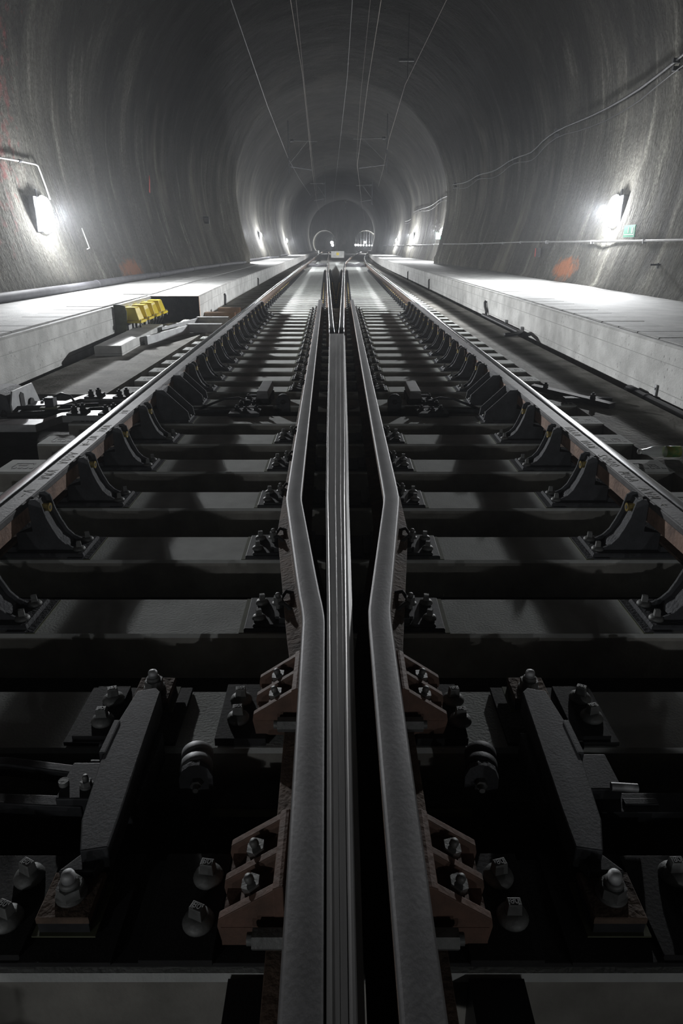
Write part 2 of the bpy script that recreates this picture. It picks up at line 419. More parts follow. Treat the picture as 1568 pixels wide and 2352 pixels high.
# duct cover slabs along the walkway edges, each its own piece
def covers(t, side, tab, y0, y1, off0, off1, step):
    y = y0; k = 0; cache = {}
    while y < y1:
        st = step
        xa = lerp(tab, y + st/2) + side*off0; xb = lerp(tab, y + st/2) + side*off1
        key = round(abs(xb-xa), 2)
        if key not in cache:
            w = abs(xb-xa)/2
            cache[key] = MB().box(-w, w, .006, st-.014, -.03, .014, c=.006).mesh('cover_slab', M['deck'])
        o = bpy.data.objects.new('cover_slab', cache[key]); COL.objects.link(o); o.parent = t
        o.location = ((xa+xb)/2, y, ZP + random.uniform(-.0015, .0025)); o.rotation_euler = (0, 0, random.uniform(-.004, .004) - side*0.0)
        y += st; k += 1
covers(wr_, 1, EDGE_R, -1.0, 34, .07, .56, .50)
covers(wl_, -1, EDGE_L, -1.0, 12.2, .09, .62, .50)
covers(wl_, -1, EDGE_L2, 12.8, 34, .88, 1.40, .50)
# low dark plinth at the foot of the left walkway
mb = MB(); mb.prism([(-3.4, -.2), (-3.12, -.2), (-3.12, -.10), (-3.4, -.10)], -4, 9.0)
tag(mb.obj('trim_1', M['slab']), kind='structure')
# side track slabs
mb = MB(); mb.box(-3.04, -2.12, 6.1, 60, -.3, -.004); mb.box(1.95, 2.62, -3, 60, -.3, -.004)
tag(mb.obj('trim_2', M['slab']), kind='structure')

# ------------------------------------------------------------------ rails
UIC = [(-.075,0),(.075,0),(.075,.011),(.040,.020),(.012,.034),(.0085,.060),(.0085,.115),(.017,.127),(.034,.134),(.036,.140),
       (.0355,.159),(.031,.166),(.022,.1705),(.011,.172),(-.011,.172),(-.022,.1705),(-.031,.166),(-.0355,.159),(-.036,.140),(-.034,.134),
       (-.017,.127),(-.0085,.115),(-.0085,.060),(-.012,.034),(-.040,.020),(-.075,.011)]
UM = [1]*9 + [0]*9 + [1]*8
US = set(range(9, 18))
WING = [(-.075,0),(.075,0),(.075,.012),(.03,.024),(.012,.04),(.012,.115),(.034,.128),(.0345,.165),(.031,.170),(.027,.172),(-.027,.172),(-.031,.170),
        (-.0345,.165),(-.034,.128),(-.012,.115),(-.012,.04),(-.03,.024),(-.075,.012)]
WM = [1]*7 + [0]*5 + [1]*6
ZR = .043
def rail(name, label, cat, tab, y0, y1, prof=UIC, mats=None, m=None, sm=US, step=1.0, z=ZR, exact=None):
    ys = exact or []
    if not exact:
        y = y0
        while y < y1: ys.append(y); y += step if y < 40 else 3
        ys.append(y1)
    xs = [lerp(tab, y) for y in ys] if exact else smooth_tab(tab, ys)
    mb = MB(); mb.sweep(prof, [(x, y, z) for x, y in zip(xs, ys)], mats or UM, sm)
    return tag(mb.obj(name, m or [M['steel'], M['rust']]), label, cat)
OL = [(-1.952, -1.3876), (0.0, -1.4217), (3.845, -1.4998), (8.764, -1.6023), (17.275, -1.7897), (33.672, -2.0756), (60, -2.5246), (100, -3.2078), (149, -4.0862), (240, -4.0862)]
IL = [(8.813, -0.1191), (17.275, -0.3026), (33.672, -0.649), (60, -1.1029), (100, -1.7763), (149, -2.6547), (240, -2.6547)]
IR = [(8.813, -0.0029), (17.275, 0.0342), (33.672, 0.1122), (48.8, 0.2147), (70, 0.732), (100, 1.8544), (149, 4.0992), (240, 4.0992)]
OR = [(-1.952, 1.4362), (3.845, 1.444), (8.764, 1.4577), (17.275, 1.4928), (33.672, 1.5582), (48.8, 1.6607), (70, 2.178), (100, 3.3004), (149, 5.5452), (240, 5.5452)]
rail('running_rail', 'worn bright running rail on the far left beside the left check rail', 'rail', OL, -2, 235)
rail('running_rail', 'worn bright running rail on the far right beside the right check rail', 'rail', OR, -2, 235)
rail('running_rail', 'left of the two rails spreading apart beyond the crossing nose', 'rail', IL, 8.81, 235, step=.8)
rail('running_rail', 'right of the two rails spreading apart beyond the crossing nose', 'rail', IR, 8.81, 235, step=.8)
WL = [(-1.464, -0.0293), (0.634, -0.0566), (1.757, -0.081), (1.835, -0.0898), (1.932, -0.1044), (2.713, -0.1991), (2.791, -0.2079), (2.879, -0.2108), (3.845, -0.2313), (14.699, -0.4392)]
WR = [(-1.464, 0.1249), (0.634, 0.1171), (1.737, 0.1132), (1.815, 0.1152), (1.903, 0.124), (2.713, 0.2108), (2.801, 0.2186), (2.908, 0.2206), (3.845, 0.2191), (14.699, 0.2152)]
ysw = [-1.464, -0.488, 0.293, 0.634, 1.171, 1.562, 1.737, 1.776, 1.815, 1.854, 1.903, 2.05, 2.342, 2.635, 2.713, 2.762, 2.811, 2.879, 3.026, 3.514, 4.88, 6.832, 8.784, 10.736, 12.688, 14.347, 14.64]
wingL = rail('wing_rail', 'bent left wing rail that closes against the crossing nose', 'rail', WL, 0, 0, WING, WM, [M['steel2'], M['rust']], {8, 9, 11, 12}, exact=ysw)
wingR = rail('wing_rail', 'bent right wing rail standing clear of the crossing nose', 'rail', WR, 0, 0, WING, WM, [M['steel2'], M['rust']], {8, 9, 11, 12}, exact=ysw)
for w in (wingL, wingR):
    b = w.modifiers.new('bevel', 'BEVEL'); b.width = .002; b.segments = 2; b.limit_method = 'ANGLE'; b.angle_limit = R(35)
# crossing nose: a tapering block that widens into the two rails
NL = [(-1.464, -0.0176), (0.634, -0.022), (1.815, -0.0444), (2.811, -0.0683), (3.845, -0.0859), (5.856, -0.1122), (8.813, -0.1542)]
NR = [(-1.464, 0.022), (0.634, 0.0224), (1.815, 0.0215), (2.811, 0.021), (3.845, 0.0264), (5.856, 0.0283), (8.813, 0.0322)]
def nose_prof(k):
    y = yn[k]; a = lerp(NL, y); b = lerp(NR, y); c = (a+b)/2; a -= c; b -= c
    w = b - a; e = min(.007, w*.14); g = .003 if w < .12 else .005
    d = .0022
    return [(a-.004, 0), (b+.012, 0), (b+.012, .145), (b+.001, .150), (b, .168), (b-.0015, .1715), (b-e, .172), (b-e-.003, .172-d), (b-w*.26, .172-d-.0005), (b-w*.27, .172-d-.0009), (b-w*.285, .172-d),
            (a+w*.48, .172-d), (a+w*.465, .172-d-.0008), (a+w*.45, .172-d), (a+e+.003, .172-d), (a+e, .172), (a+.0015, .1715), (a, .168), (a, .15)]
yn = [-1.464, -0.293, 0.634, 1.171, 1.815, 2.245, 2.811, 3.318, 3.845, 4.88, 5.856, 6.832, 7.808, 8.813]
mb = MB(); mb.sweep(nose_prof, [((lerp(NL, y)+lerp(NR, y))/2, y, ZR) for y in yn], [1, 1, 0, 0, 0, 0] + [0]*13, ())
nose = tag(mb.obj('crossing_nose', [M['nose'], M['rust']]), 'long grooved steel crossing nose between the two wing rails', 'rail')
# check rails
CK = [(-.040,0),(.034,0),(.034,.004),(.034,.030),(.034,.066),(.038,.070),(.040,.094),(.036,.099),(-.034,.099),(-.040,.095),(-.040,.070)]
def check(side):
    off = .112
    tab = [(y, x + off) for y, x in OL] if side < 0 else [(y, x - .104) for y, x in OR]
    ys = [-.5, 1, 2, 3, 4, 5, 6, 7, 8, 9, 10, 11, 12, 13, 13.5, 13.95]
    mb = MB(); pr = CK if side < 0 else [(-x, z) for x, z in CK][::-1]
    path = [(lerp(tab, y) + (-side)*(.03 if y > 13.8 else .012 if y > 13.4 else 0), y, .139) for y in ys]
    n = len(pr); mats = []
    for i in range(n):
        a, b = pr[i], pr[(i+1) % n]; mats.append(0 if (a[1] > .065 and b[1] > .065) else 1)
    mb.sweep(pr, path, mats, ())
    return mb.obj('check_rail', [M['check'], M['check_side']], bevel=.0015)
ckL = tag(check(-1), 'flat-topped left check rail with chalk scrawl, inside the left running rail', 'rail')
ckR = tag(check(1), 'flat-topped right check rail with chalk scrawl, inside the right running rail', 'rail')
def chalk(parent, side, segs):
    mb = MB(); tab = [(y, x + .112) for y, x in OL] if side < 0 else [(y, x - .104) for y, x in OR]
    for y0, word in segs:
        y = y0
        for ch in word:
            glyph = {'A': [(0,0),(.5,1),(1,0),(.8,.4),(.2,.4)], 'M': [(0,0),(.2,1),(.5,.3),(.8,1),(1,0)], 'W': [(0,1),(.25,0),(.5,.8),(.75,0),(1,1)],
                     '0': [(.3,0),(0,.5),(.4,1),(.9,.7),(.9,.2),(.3,0)], 'N': [(0,0),(.1,1),(.9,0),(1,1)], 'V': [(0,1),(.5,0),(1,1)], '2': [(0,.8),(.5,1),(.9,.7),(0,0),(1,.05)], '-': [(0,.5),(1,.5)],
                     '>': [(0,.4),(1,.5),(.7,.8),(1,.5),(.6,.2)]}[ch]
            pts = [(lerp(tab, y) + (-.026 + .045*gz)*(1) + random.uniform(-.002, .002), y + gx*.035, .2385) for gx, gz in glyph]
            for a, b in zip(pts, pts[1:]):
                d = Vector((b[0]-a[0], b[1]-a[1], 0)); n_ = Vector((-d.y, d.x, 0)).normalized()*.0012
                v = [Vector(a)-n_, Vector(b)-n_, Vector(b)+n_, Vector(a)+n_]
                mb._add(v + [p + Vector((0, 0, .0006)) for p in v], [(0, 1, 2, 3), (4, 5, 6, 7), (0, 1, 5, 4), (1, 2, 6, 5), (2, 3, 7, 6), (3, 0, 4, 7)], False)
            y += .052
    return tag(mb.obj('chalk_writing', M['chalk'], parent), 'pale chalk scrawl', kind='stuff')
chalk(ckL, -1, [(2.75, '-V'), (2.98, 'AMV'), (3.22, 'A00A'), (3.55, 'M-VW'), (3.85, 'NWW'), (4.3, 'AW')])
chalk(ckR, 1, [(2.62, '>'), (2.72, 'MVA'), (2.95, 'A0M'), (3.18, '0002'), (3.50, 'WAN'), (3.75, 'MAAN')])

# ------------------------------------------------------------------ sleepers
SY = [.851, 1.452, 2.022, 2.612, 3.223, 3.824, 4.43, 4.99, 5.611, 6.189, 6.733, 7.266, 7.805, 8.346, 8.899, 9.477]
while SY[-1] < 62: SY.append(SY[-1] + .575)
def sleeper_mesh(x0, x1):
    mb = MB(); w = .25
    mb.prism([(-.01, -.17), (w+.01, -.17), (w+.004, -.012), (w-.004, 0), (.004, 0), (-.004, -.012), (-.008, -.06)], x0, x1, 'x')
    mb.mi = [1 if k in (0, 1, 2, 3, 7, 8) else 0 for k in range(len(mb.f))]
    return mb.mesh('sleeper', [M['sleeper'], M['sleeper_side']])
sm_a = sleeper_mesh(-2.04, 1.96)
def stamp_mesh():
    mb = MB(); z0, z1 = -.002, .0012
    def b(x0, x1, y0, y1): mb.box(x0, x1, y0, y1, z0, z1)
    b(0, .006, .09, .17); b(0, .11, .164, .172); b(.11, .116, .14, .172)
    for i in range(7): b(.012 + i*.034, .034 + i*.034, .062 + (i % 2)*.006, .088)
    b(.03, .08, .125, .145); b(.16, .20, .14, .147); b(.155, .162, .10, .147); b(.20, .207, .10, .147); b(.17, .19, .11, .125)
    return mb.mesh('stamped_mark', M['stamp'])
st_me = stamp_mesh()
for i, y in enumerate(SY):
    o = bpy.data.objects.new('sleeper', sm_a); COL.objects.link(o); o.location = (0, y, 0)
    if i < 26: tag(o, '%s concrete sleeper counting from the camera' % ORD[i], 'sleeper', 'concrete sleepers across both tracks')
    else: tag(o, 'one of the closely packed distant sleepers beyond the check rail ends', 'sleeper', 'distant concrete sleepers')
    if 3 < i < 24:
        for sx in ((-1.98,) if i < 16 else (-2.02,)):
            s_ = bpy.data.objects.new('stamped_mark', st_me); COL.objects.link(s_); s_.parent = o; s_.location = (sx, 0, 0)
        if i < 12:
            s_ = bpy.data.objects.new('stamped_mark', st_me); COL.objects.link(s_); s_.parent = o; s_.location = (1.70, 0, 0)

# ------------------------------------------------------------------ screws and fastenings
def screw(mb, x, y, z, k=1.0, n=16):
    """domed washer with a square driving head"""
    mb.lathe([(.030*k, 0), (.030*k, .006*k), (.026*k, .012*k), (.018*k, .017*k)], (x, y, z), n)
    a = .0125*k; h0 = z + .016*k; h1 = z + .044*k; t = random.uniform(-.5, .5)
    c, s = math.cos(t), math.sin(t)
    P = [(-a, -a*.8), (a, -a*.8), (a, a*.8), (-a, a*.8)]
    vs = [(x + c*p-s*q, y + s*p+c*q, h0) for p, q in P] + [(x + .86*(c*p-s*q), y + .86*(s*p+c*q), h1) for p, q in P]
    mb._add(vs, [(3,2,1,0),(4,5,6,7),(0,1,5,4),(1,2,6,5),(2,3,7,6),(3,0,4,7)], False)
    return mb
def nut(mb, x, y, z, r=.02, h=.022, ax=None):
    mb.lathe([(r*1.25, 0), (r*1.25, .004)], (x, y, z), 16)
    mb.cyl((x, y, z+.004), (x, y, z+.004+h), r, 6, smooth=False); mb.lathe([(r*.55, h), (r*.55, h+.010), (r*.40, h+.014)], (x, y, z+.004), 12)
    return mb
def bracket(side, wide):
    def make():
        t = thing('check_rail_bracket', None, 'bracket')
        # local: x relative to the check rail centre line, towards the middle of the track = +x before mirroring (left side)
        p = MB(); p.box(-.24, .272, -.10, .10, .002, .020, c=.006); p.box(-.24, -.02, -.08, .08, .02, .043); p.box(.205, .300, -.115, .115, .0003, .006)
        p.mir(side).obj('base_plate', M['cast'], t)
        g = MB(); g.box(.272, .305, -.118, .118, .0005, .0035); g.mir(side).obj('pad', M['pad'], t)
        if not wide:
            web = [(-.02, .020), (-.02, .10), (.052, .105), (.052, .230), (.062, .247), (.082, .250), (.098, .237), (.104, .234), (.118, .168), (.136, .120), (.158, .074), (.183, .046), (.212, .030), (.228, .020)]
            for s_ in (-1, 1):
                MB().prism(web, s_*.052-.006, s_*.052+.006).mir(side).obj('gusset', M['cast'], t, bevel=.002)
            core = [(-.02, .020), (-.02, .10), (.052, .105), (.052, .230), (.062, .237), (.080, .234), (.090, .200), (.104, .158), (.124, .106), (.148, .062), (.176, .036), (.185, .020)]
            MB().prism(core, -.047, .047).mir(side).obj('rib', M['cast'], t)
            bx, bz = .085, .195; r = .017
        else:
            web = [(-.05, .020), (-.05, .10), (.052, .105), (.052, .247), (.10, .247), (.268, .085), (.280, .020)]
            for s_ in (-1, 1):
                MB().prism(web, s_*.088-.005, s_*.088+.005).mir(side).obj('gusset', M['cast'], t)
            k = MB(); k.box(.04, .058, -.084, .084, .02, .248); k.box(.04, .095, -.084, .084, .214, .247); k.mir(side).obj('back_plate', M['cast'], t)
            bx, bz = .06, .185; r = .017
        b = MB(); b.cyl((bx-.02, 0, bz), (bx+.03, 0, bz), r, 6, smooth=False); b.cyl((bx+.03, 0, bz), (bx+.034, 0, bz), r*1.12, 14)
        b.mir(side).obj('nut', M['brass'], t)
        d = MB(); d.cyl((bx+.034, 0, bz), (bx+.0355, 0, bz), r*.5, 10); d.mir(side).obj('bolt_end', M['dark'], t)
        for s_ in (-1, 1):
            sc = MB(); screw(sc, .238, s_*.052, .020, .85); sc.mir(side).obj('screw', M['zinc'], t)
        c = MB(); c.tube([(-.19, -.03, .022), (-.19, -.03, .05), (-.17, 0, .06), (-.19, .03, .05), (-.19, .03, .022)], .007, 6); nut(c, -.19, 0, .022, .016, .02)
        c.mir(side).obj('rail_clip', M['black'], t)
        return t
    return Proto(make)
PB = {(s, w): bracket(s, w) for s in (-1, 1) for w in (False, True)}
k = 0
for i, y0 in enumerate(SY):
    if y0 < 2.0 or y0 > 13.9: continue
    wide = 4.9 < y0 < 5.7
    for side in (-1, 1):
        x = lerp(OL, y0+.12) + .112 if side < 0 else lerp(OR, y0+.12) - .104
        PB[(side, wide)].put((x, y0 + .12, 0), '%s %s check rail bracket from the camera, under the %s check rail' %
                             (ORD[k], 'wide open' if wide else 'grey cast', 'left' if side < 0 else 'right'), 'brackets carrying the %s check rail' % ('left' if side < 0 else 'right'))
    k += 1
def clip_loop(mb, x, y, z, s=1.0):
    mb.tube([(x-.022*s, y-.02*s, z), (x-.026*s, y-.03*s, z+.022*s), (x-.008*s, y-.032*s, z+.042*s), (x+.016*s, y-.022*s, z+.03*s), (x+.02*s, y, z+.014*s), (x+.016*s, y+.022*s, z+.03*s),
             (x-.008*s, y+.032*s, z+.042*s), (x-.026*s, y+.03*s, z+.022*s), (x-.022*s, y+.02*s, z)], .0065*s, 6)
def wing_fast(side):
    def make():
        t = thing('rail_fastening', None, 'fastening')
        p = MB(); p.box(-.205, .20, -.112, .112, .001, .014, c=.003); p.box(-.175, .12, -.10, .10, .012, .022, c=.003); p.box(-.085, .085, -.09, .09, .022, .043); p.box(-.10, -.06, -.06, .06, .02, .032)
        p.mir(side).obj('base_plate', M['dark'], t)
        g = MB(); g.box(-.222, -.205, -.12, .12, .0004, .003); g.mir(side).obj('pad', M['pad'], t)
        for s_ in (-1, 1):
            sc = MB(); screw(sc, -.158, s_*.055, .022, .82, 12); sc.mir(side).obj('screw', M['zinc'], t)
        for s_ in (-1, 1):
            c = MB(); c.tube([(-.075, s_*.012, .03), (-.085, s_*.016, .060), (-.070, s_*.045, .075), (-.045, s_*.062, .060), (-.040, s_*.060, .03)], .0075, 6)
            c.mir(side).obj('spring_clip', M['black'], t)
        b = MB(); nut(b, -.095, 0, .05, .017, .024); b.cyl((-.095, 0, .02), (-.095, 0, .05), .009, 8); b.mir(side).obj('nut', M['zinc'], t)
        return t
    return Proto(make)
WF = {s: wing_fast(s) for s in (-1, 1)}
k = 0
for i, y0 in enumerate(SY):
    if y0 < 2.0 or y0 > 15: continue
    if 4.9 < y0 < 5.7: k += 1; continue
    for side in (-1, 1):
        WF[side].put((lerp(WL if side < 0 else WR, y0+.125), y0+.125, 0), '%s bolted clip fastening from the camera on the outer side of the %s wing rail' % (ORD[k], 'left' if side < 0 else 'right'),
                     'fastenings along the %s wing rail' % ('left' if side < 0 else 'right'))
    k += 1
# small fastenings beyond the nose
def far_mesh():
    mb = MB(); mb.box(-.16, .0, -.09, .09, .001, .02, c=.003); mb.box(-.10, -.05, -.06, .06, .02, .05)
    screw(mb, -.13, .045, .02, .8, 8); screw(mb, -.13, -.045, .02, .8, 8); mb.cyl((-.085, 0, .02), (-.085, 0, .10), .016, 6, smooth=False); return mb
fm = {-1: far_mesh().mesh('rail_fastening', M['dark']), 1: far_mesh().mir(1).mesh('rail_fastening', M['dark'])}
nzm = {}
for s in (-1, 1):
    a = MB(); a.cyl((-.085, 0, .098), (-.085, 0, .112), .014, 6, smooth=False)
    nzm[s] = a.mir(s).mesh('nut', M['brass'])
for rn, tab, sides in (('outer left', OL, (1,)), ('inner left', IL, (-1, 1)), ('inner right', IR, (-1, 1)), ('outer right', OR, (-1,))):
    for i, y0 in enumerate(SY):
        lo = 14.0 if 'outer' in rn else (15.2 if True else 0)
        if y0 < lo or y0 > 39: continue
        for s in sides:
            o = bpy.data.objects.new('rail_fastening', fm[s]); COL.objects.link(o); o.location = (lerp(tab, y0+.12) + .05*s, y0+.12, 0)
            sd = 'right' if s > 0 else 'left'
            tag(o, 'tiny distant clip fastening on the %s side of the %s rail' % (sd, rn), 'fastening', 'distant fastenings, %s side of the %s rail' % (sd, rn))
            if y0 < 24:
                q = bpy.data.objects.new('nut', nzm[s]); COL.objects.link(q); q.parent = o

# ------------------------------------------------------------------ near sleepers: plates, big marked screws, blocks and bars
def text_mesh(s, size, m):
    c = bpy.data.curves.new('t', 'FONT'); c.body = s; c.size = size; c.align_x = 'CENTER'; c.align_y = 'CENTER'; c.extrude = .0006; c.resolution_u = 2
    o = bpy.data.objects.new('t', c); COL.objects.link(o)
    dg = bpy.context.evaluated_depsgraph_get(); me = bpy.data.meshes.new_from_object(o.evaluated_get(dg))
    bpy.data.objects.remove(o); me.materials.clear(); me.materials.append(m); return me
t80 = text_mesh('80', .017, M['galv'])
def big_screw():
    t = thing('sleeper_screw', None, 'screw')
    w = MB(); w.lathe([(.030, 0), (.031, .005), (.028, .012), (.020, .018), (.016, .020)], (0, 0, 0), 20); w.obj('washer', M['zinc'], t)
    h = MB(); h.box(-.015, .015, -.011, .011, .018, .044, .002, .002); ho = h.obj('head', M['zinc'], t, bevel=.0015)
    n = bpy.data.objects.new('number', t80); COL.objects.link(n); n.parent = t; n.location = (0, 0, .0443)
    return t
PS = Proto(big_screw)
where = [(-.642,1.033,'far left, third row'),]
SC = [(-.640,1.035), (-.643,.940), (-.273,1.035), (-.274,.935), (-.650,1.622), (-.651,1.530), (-.286,1.622), (-.283,1.540),
      (.319,1.622), (.324,1.530), (.683,1.630), (.687,1.545), (.322,1.035), (.330,.945), (.684,1.040), (.690,.945)]
names = ['far screw left of the near end of the left slanted bar', 'near screw left of the near end of the left slanted bar', 'far screw between the near left brown block and the left slanted bar',
         'near screw between the near left brown block and the left slanted bar', 'far screw left of the far end of the left slanted bar', 'near screw left of the far end of the left slanted bar',
         'far screw beside the far left brown block', 'near screw beside the far left brown block', 'far screw beside the far right brown block', 'near screw beside the far right brown block',
         'far screw right of the far end of the right slanted bar', 'near screw right of the far end of the right slanted bar', 'far screw beside the near right brown block', 'near screw beside the near right brown block',
         'far screw right of the near end of the right slanted bar', 'near screw right of the near end of the right slanted bar']
for (x, y), nme in zip(SC, names):
    PS.put((x, y, .026), 'square-headed ' + nme, 'large sleeper screws near the camera', rz=random.uniform(-.5, .5))
# long dark sole plates on the two nearest sleepers
for (y0, y1, lab, xs) in ((.86, 1.10, 'nearest', (-1.1, 1.1)), (1.46, 1.70, 'second', (-.72, .76))):
    for sx in (-1, 1):
        mb = MB()
        if y0 < 1: mb.box(sx*.06, sx*1.1, y0+.005, y1-.01, .002, .012); mb.box(sx*.235, sx*.37, y0, y1-.005, .012, .026); mb.box(sx*.59, sx*.74, y0+.01, y1-.01, .012, .026); mb.box(sx*.42, sx*.59, y0, y1, .012, .02)
        else: mb.box(sx*.20, sx*.335, y0, y1, .002, .026); mb.box(sx*.44, sx*.735, y0, y1, .002, .014); mb.box(sx*.62, sx*.715, y0+.01, y1-.01, .014, .026)
        o = mb.obj('sole_plate', M['black'], bevel=.001)
        tag(o, 'black steel sole plate on the %s sleeper, %s of the crossing' % (lab, 'left' if sx < 0 else 'right'), 'plate')
# brown forged support blocks
def block(side):
    def make():
        t = thing('support_block', None, 'block')
        mt = M['brown']
        def rib(y, h):
            return MB().prism([(-.098, .002), (-.105, .045), (-.102, .064+h), (.0, .135+h), (.012, .142+h), (.012, .002)], y-.009, y+.009)
        for y in (-.082, -.0, .082):
            rib(y, 0).mir(side).obj('rib', mt, t, bevel=.002)
        MB().prism([(.0, .0), (.0, .140), (.012, .146), (.020, .146), (.020, 0)], -.092, .092).mir(side).obj('back', mt, t, bevel=.002)
        MB().box(-.098, .0, -.092, .092, 0, .045).mir(side).obj('foot', mt, t)
        for y in (-.041, .041):
            b = MB(); b.lathe([(.026, 0), (.026, .004)], (0, 0, 0), 16); b.cyl((0, 0, .004), (0, 0, .024), .020, 6, smooth=False); b.lathe([(.009, .026), (.009, .036), (.006, .040)], (0, 0, 0), 12)
            b.xf(Matrix.Translation((-.040, y, .078)) @ Matrix.Rotation(R(-18), 4, 'Y')); b.mir(side).obj('nut', M['zinc'], t)
        sh = MB(); sh.prism([(-.07, .045), (-.005, .045), (-.005, .098), (-.065, .075)], -.071, .071); sh.mir(side).obj('seat', M['brown'], t)
        c = MB(); c.cyl((-.035, -.125, .06), (.02, -.125, .06), .019, 6, smooth=False); c.cyl((-.045, -.125, .06), (-.035, -.125, .06), .011, 10); c.mir(side).obj('cross_bolt', M['zinc'], t)
        return t
    return Proto(make)
BL = block(-1); BR = block(1)
BL.put((-.124, .985, .022), 'near left brown forged block with three ribs and two nuts', 'brown support blocks')
BL.put((-.130, 1.572, .022), 'far left brown forged block with three ribs and two nuts', 'brown support blocks')
BR.put((.174, .985, .022), 'near right brown forged block with three ribs, in deep shade', 'brown support blocks')
BR.put((.176, 1.572, .022), 'far right brown forged block with three ribs, in deep shade', 'brown support blocks')
# slanted lock bars between the two near sleepers, with end blocks, bolts and pull rods
def lock_bar(side, lab):
    t = thing('lock_bar', lab, 'bar')
    b = MB()
    # bar: stepped, seen from above; runs along y from 1.0 to 1.60
    b.prism([(-.552, 1.545), (-.505, 1.56), (-.488, 1.54), (-.470, 1.12), (-.468, 1.03), (-.520, 1.02), (-.545, 1.10), (-.566, 1.30), (-.566, 1.41)], .045, .115, 'z')
    b.prism([(-.530, 1.04), (-.475, 1.04), (-.490, 1.00), (-.560, 1.00)], .030, .085, 'z')
    b.mir(side).obj('bar', M['dark'], t, bevel=.003)
    f = MB(); f.box(-.505, -.462, 1.20, 1.44, -.02, .06); f.prism([(-.575, 1.30), (-.56, 1.30), (-.56, 1.42), (-.575, 1.42)], .03, .118, 'z'); f.mir(side).obj('side_plate', M['dark'], t, bevel=.002)
    for y, nm in ((1.63, 'far'), (.965, 'near')):
        xc = -.532 if y > 1.2 else -.523
        e = MB(); e.box(xc-.048, xc+.048, y-.05, y+.05, .026, .050, c=.002); e.mir(side).obj('end_block', M['dark'], t)
        e = MB(); e.box(xc-.050, xc+.050, y-.051, y+.051, .050, .064, c=.002); e.mir(side).obj('end_cap', M['rust'], t)
        e = MB(); e.box(xc-.060, xc+.060, y-.058, y+.058, .0225, .0262); e.mir(side).obj('pad', M['pad'], t)
        n_ = MB(); n_.lathe([(.030, 0), (.030, .004)], (xc, y, .064), 20); n_.cyl((xc, y, .068), (xc, y, .092), .026, 6, smooth=False); n_.lathe([(.019, 0), (.018, .008), (.014, .010)], (xc, y, .092), 16)
        n_.mir(side).obj('nut', M['zinc'], t)
        n_ = MB(); n_.lathe([(.0135, 0), (.0135, .012), (.011, .018), (.006, .021)], (xc, y, .102), 14); n_.mir(side).obj('bolt_end', M['galv'], t)
    for y in (1.36, 1.43):
        n_ = MB(); n_.cyl((-.60, y, .03), (-.575, y, .03), .017, 12); n_.cyl((-.625, y, .03), (-.60, y, .03), .011, 10); n_.mir(side).obj('bolt', M['dark'], t)
    return t
lock_bar(-1, 'heavy dark lock bar between the two nearest sleepers, left of the crossing')
lock_bar(1, 'heavy dark lock bar between the two nearest sleepers, right of the crossing')
def fork(side, lab):
    t = thing('pull_rod', lab, 'rod')
    z = .015
    if side < 0:
        b = MB(); b.box(-.66, -.575, 1.225, 1.345, -.03, .05); b.obj('clevis', M['dark'], t, bevel=.004)
        for yy, nm in ((1.335, 1), (1.235, 0)):
            q = MB(); q.prism([(-.60, yy-.015), (-.60, yy+.02), (-.66, yy+.022), (-.84, yy+.052 if nm else yy+.03), (-1.5, yy+.052 if nm else yy+.03), (-1.5, yy+.028 if nm else yy), (-.84, yy+.026 if nm else yy)], -.01, .03, 'z')
            q.obj('prong', M['dark'], t, bevel=.003)
        p = MB(); p.cyl((-.655, 1.27, .05), (-.655, 1.27, .062), .012, 12); p.obj('pin', M['zinc'], t)
        p = MB(); nut(p, -.600, 1.265, .05, .013, .014); p.obj('nut', M['zinc'], t)
    else:
        b = MB(); b.box(.575, .66, 1.255, 1.375, -.03, .05); b.obj('clevis', M['dark'], t, bevel=.004)
        q = MB(); q.box(.60, 1.6, 1.215, 1.275, -.02, .02); q.box(.66, .74, 1.235, 1.255, .02, .024); q.obj('rod', M['dark'], t, bevel=.003)
        p = MB(); p.cyl((.63, 1.255, .058), (.69, 1.25, .058), .010, 12); p.obj('pin', M['galv'], t)
    return t
fork(-1, 'dark forked pull rod reaching out left from the left lock bar')
fork(1, 'dark flat pull rod reaching out right from the right lock bar')
def roller(side, lab):
    t = thing('roller', lab, 'roller')
    m = side
    b = MB(); P = [(-.040, -.12), (.040, -.12), (.040, .015), (.030, .040), (.012, .052), (-.012, .052), (-.030, .040), (-.040, .015)]
    b.prism([(x, z) for x, z in P], -.008, .008); b.obj('side_plate', M['cast'], t)
    c = MB(); c.lathe([(.036, 0), (.040, .006), (.040, .030), (.037, .034), (.037, .042), (.040, .046), (.040, .070), (.034, .078)], (0, .010, .014), 24, 'y'); c.obj('drum', M['galv'] if side < 0 else M['dark'], t)
    n_ = MB(); n_.cyl((0, -.022, .002), (0, -.008, .002), .014, 6, smooth=False); n_.cyl((0, -.038, .002), (0, -.022, .002), .007, 10); n_.obj('nut', M['zinc'], t)
    return t
r1 = roller(-1, 'round steel roller cover hanging left of the left wing rail'); r1.location = (-.355, 1.318, .018); r1.rotation_euler = (0, 0, R(8))
r2 = roller(1, 'round dark roller cover right of the right wing rail'); r2.location = (.342, 1.318, .018); r2.rotation_euler = (0, 0, R(-8))
for side, nm in ((-1, 'left'), (1, 'right')):
    t = thing('cross_rod', 'flat steel rod low in the pit between the %s wing rail and its roller' % nm, 'rod')
    x0, x1 = side*.10, side*.32
    b = MB(); b.box(x0, x1, 1.30, 1.355, -.065, -.045); b.obj('rod', M['dark'], t, bevel=.002)
    b = MB(); b.box(x0, x1, 1.285, 1.299, -.065, -.052); b.obj('edge_strip', M['pad'], t)
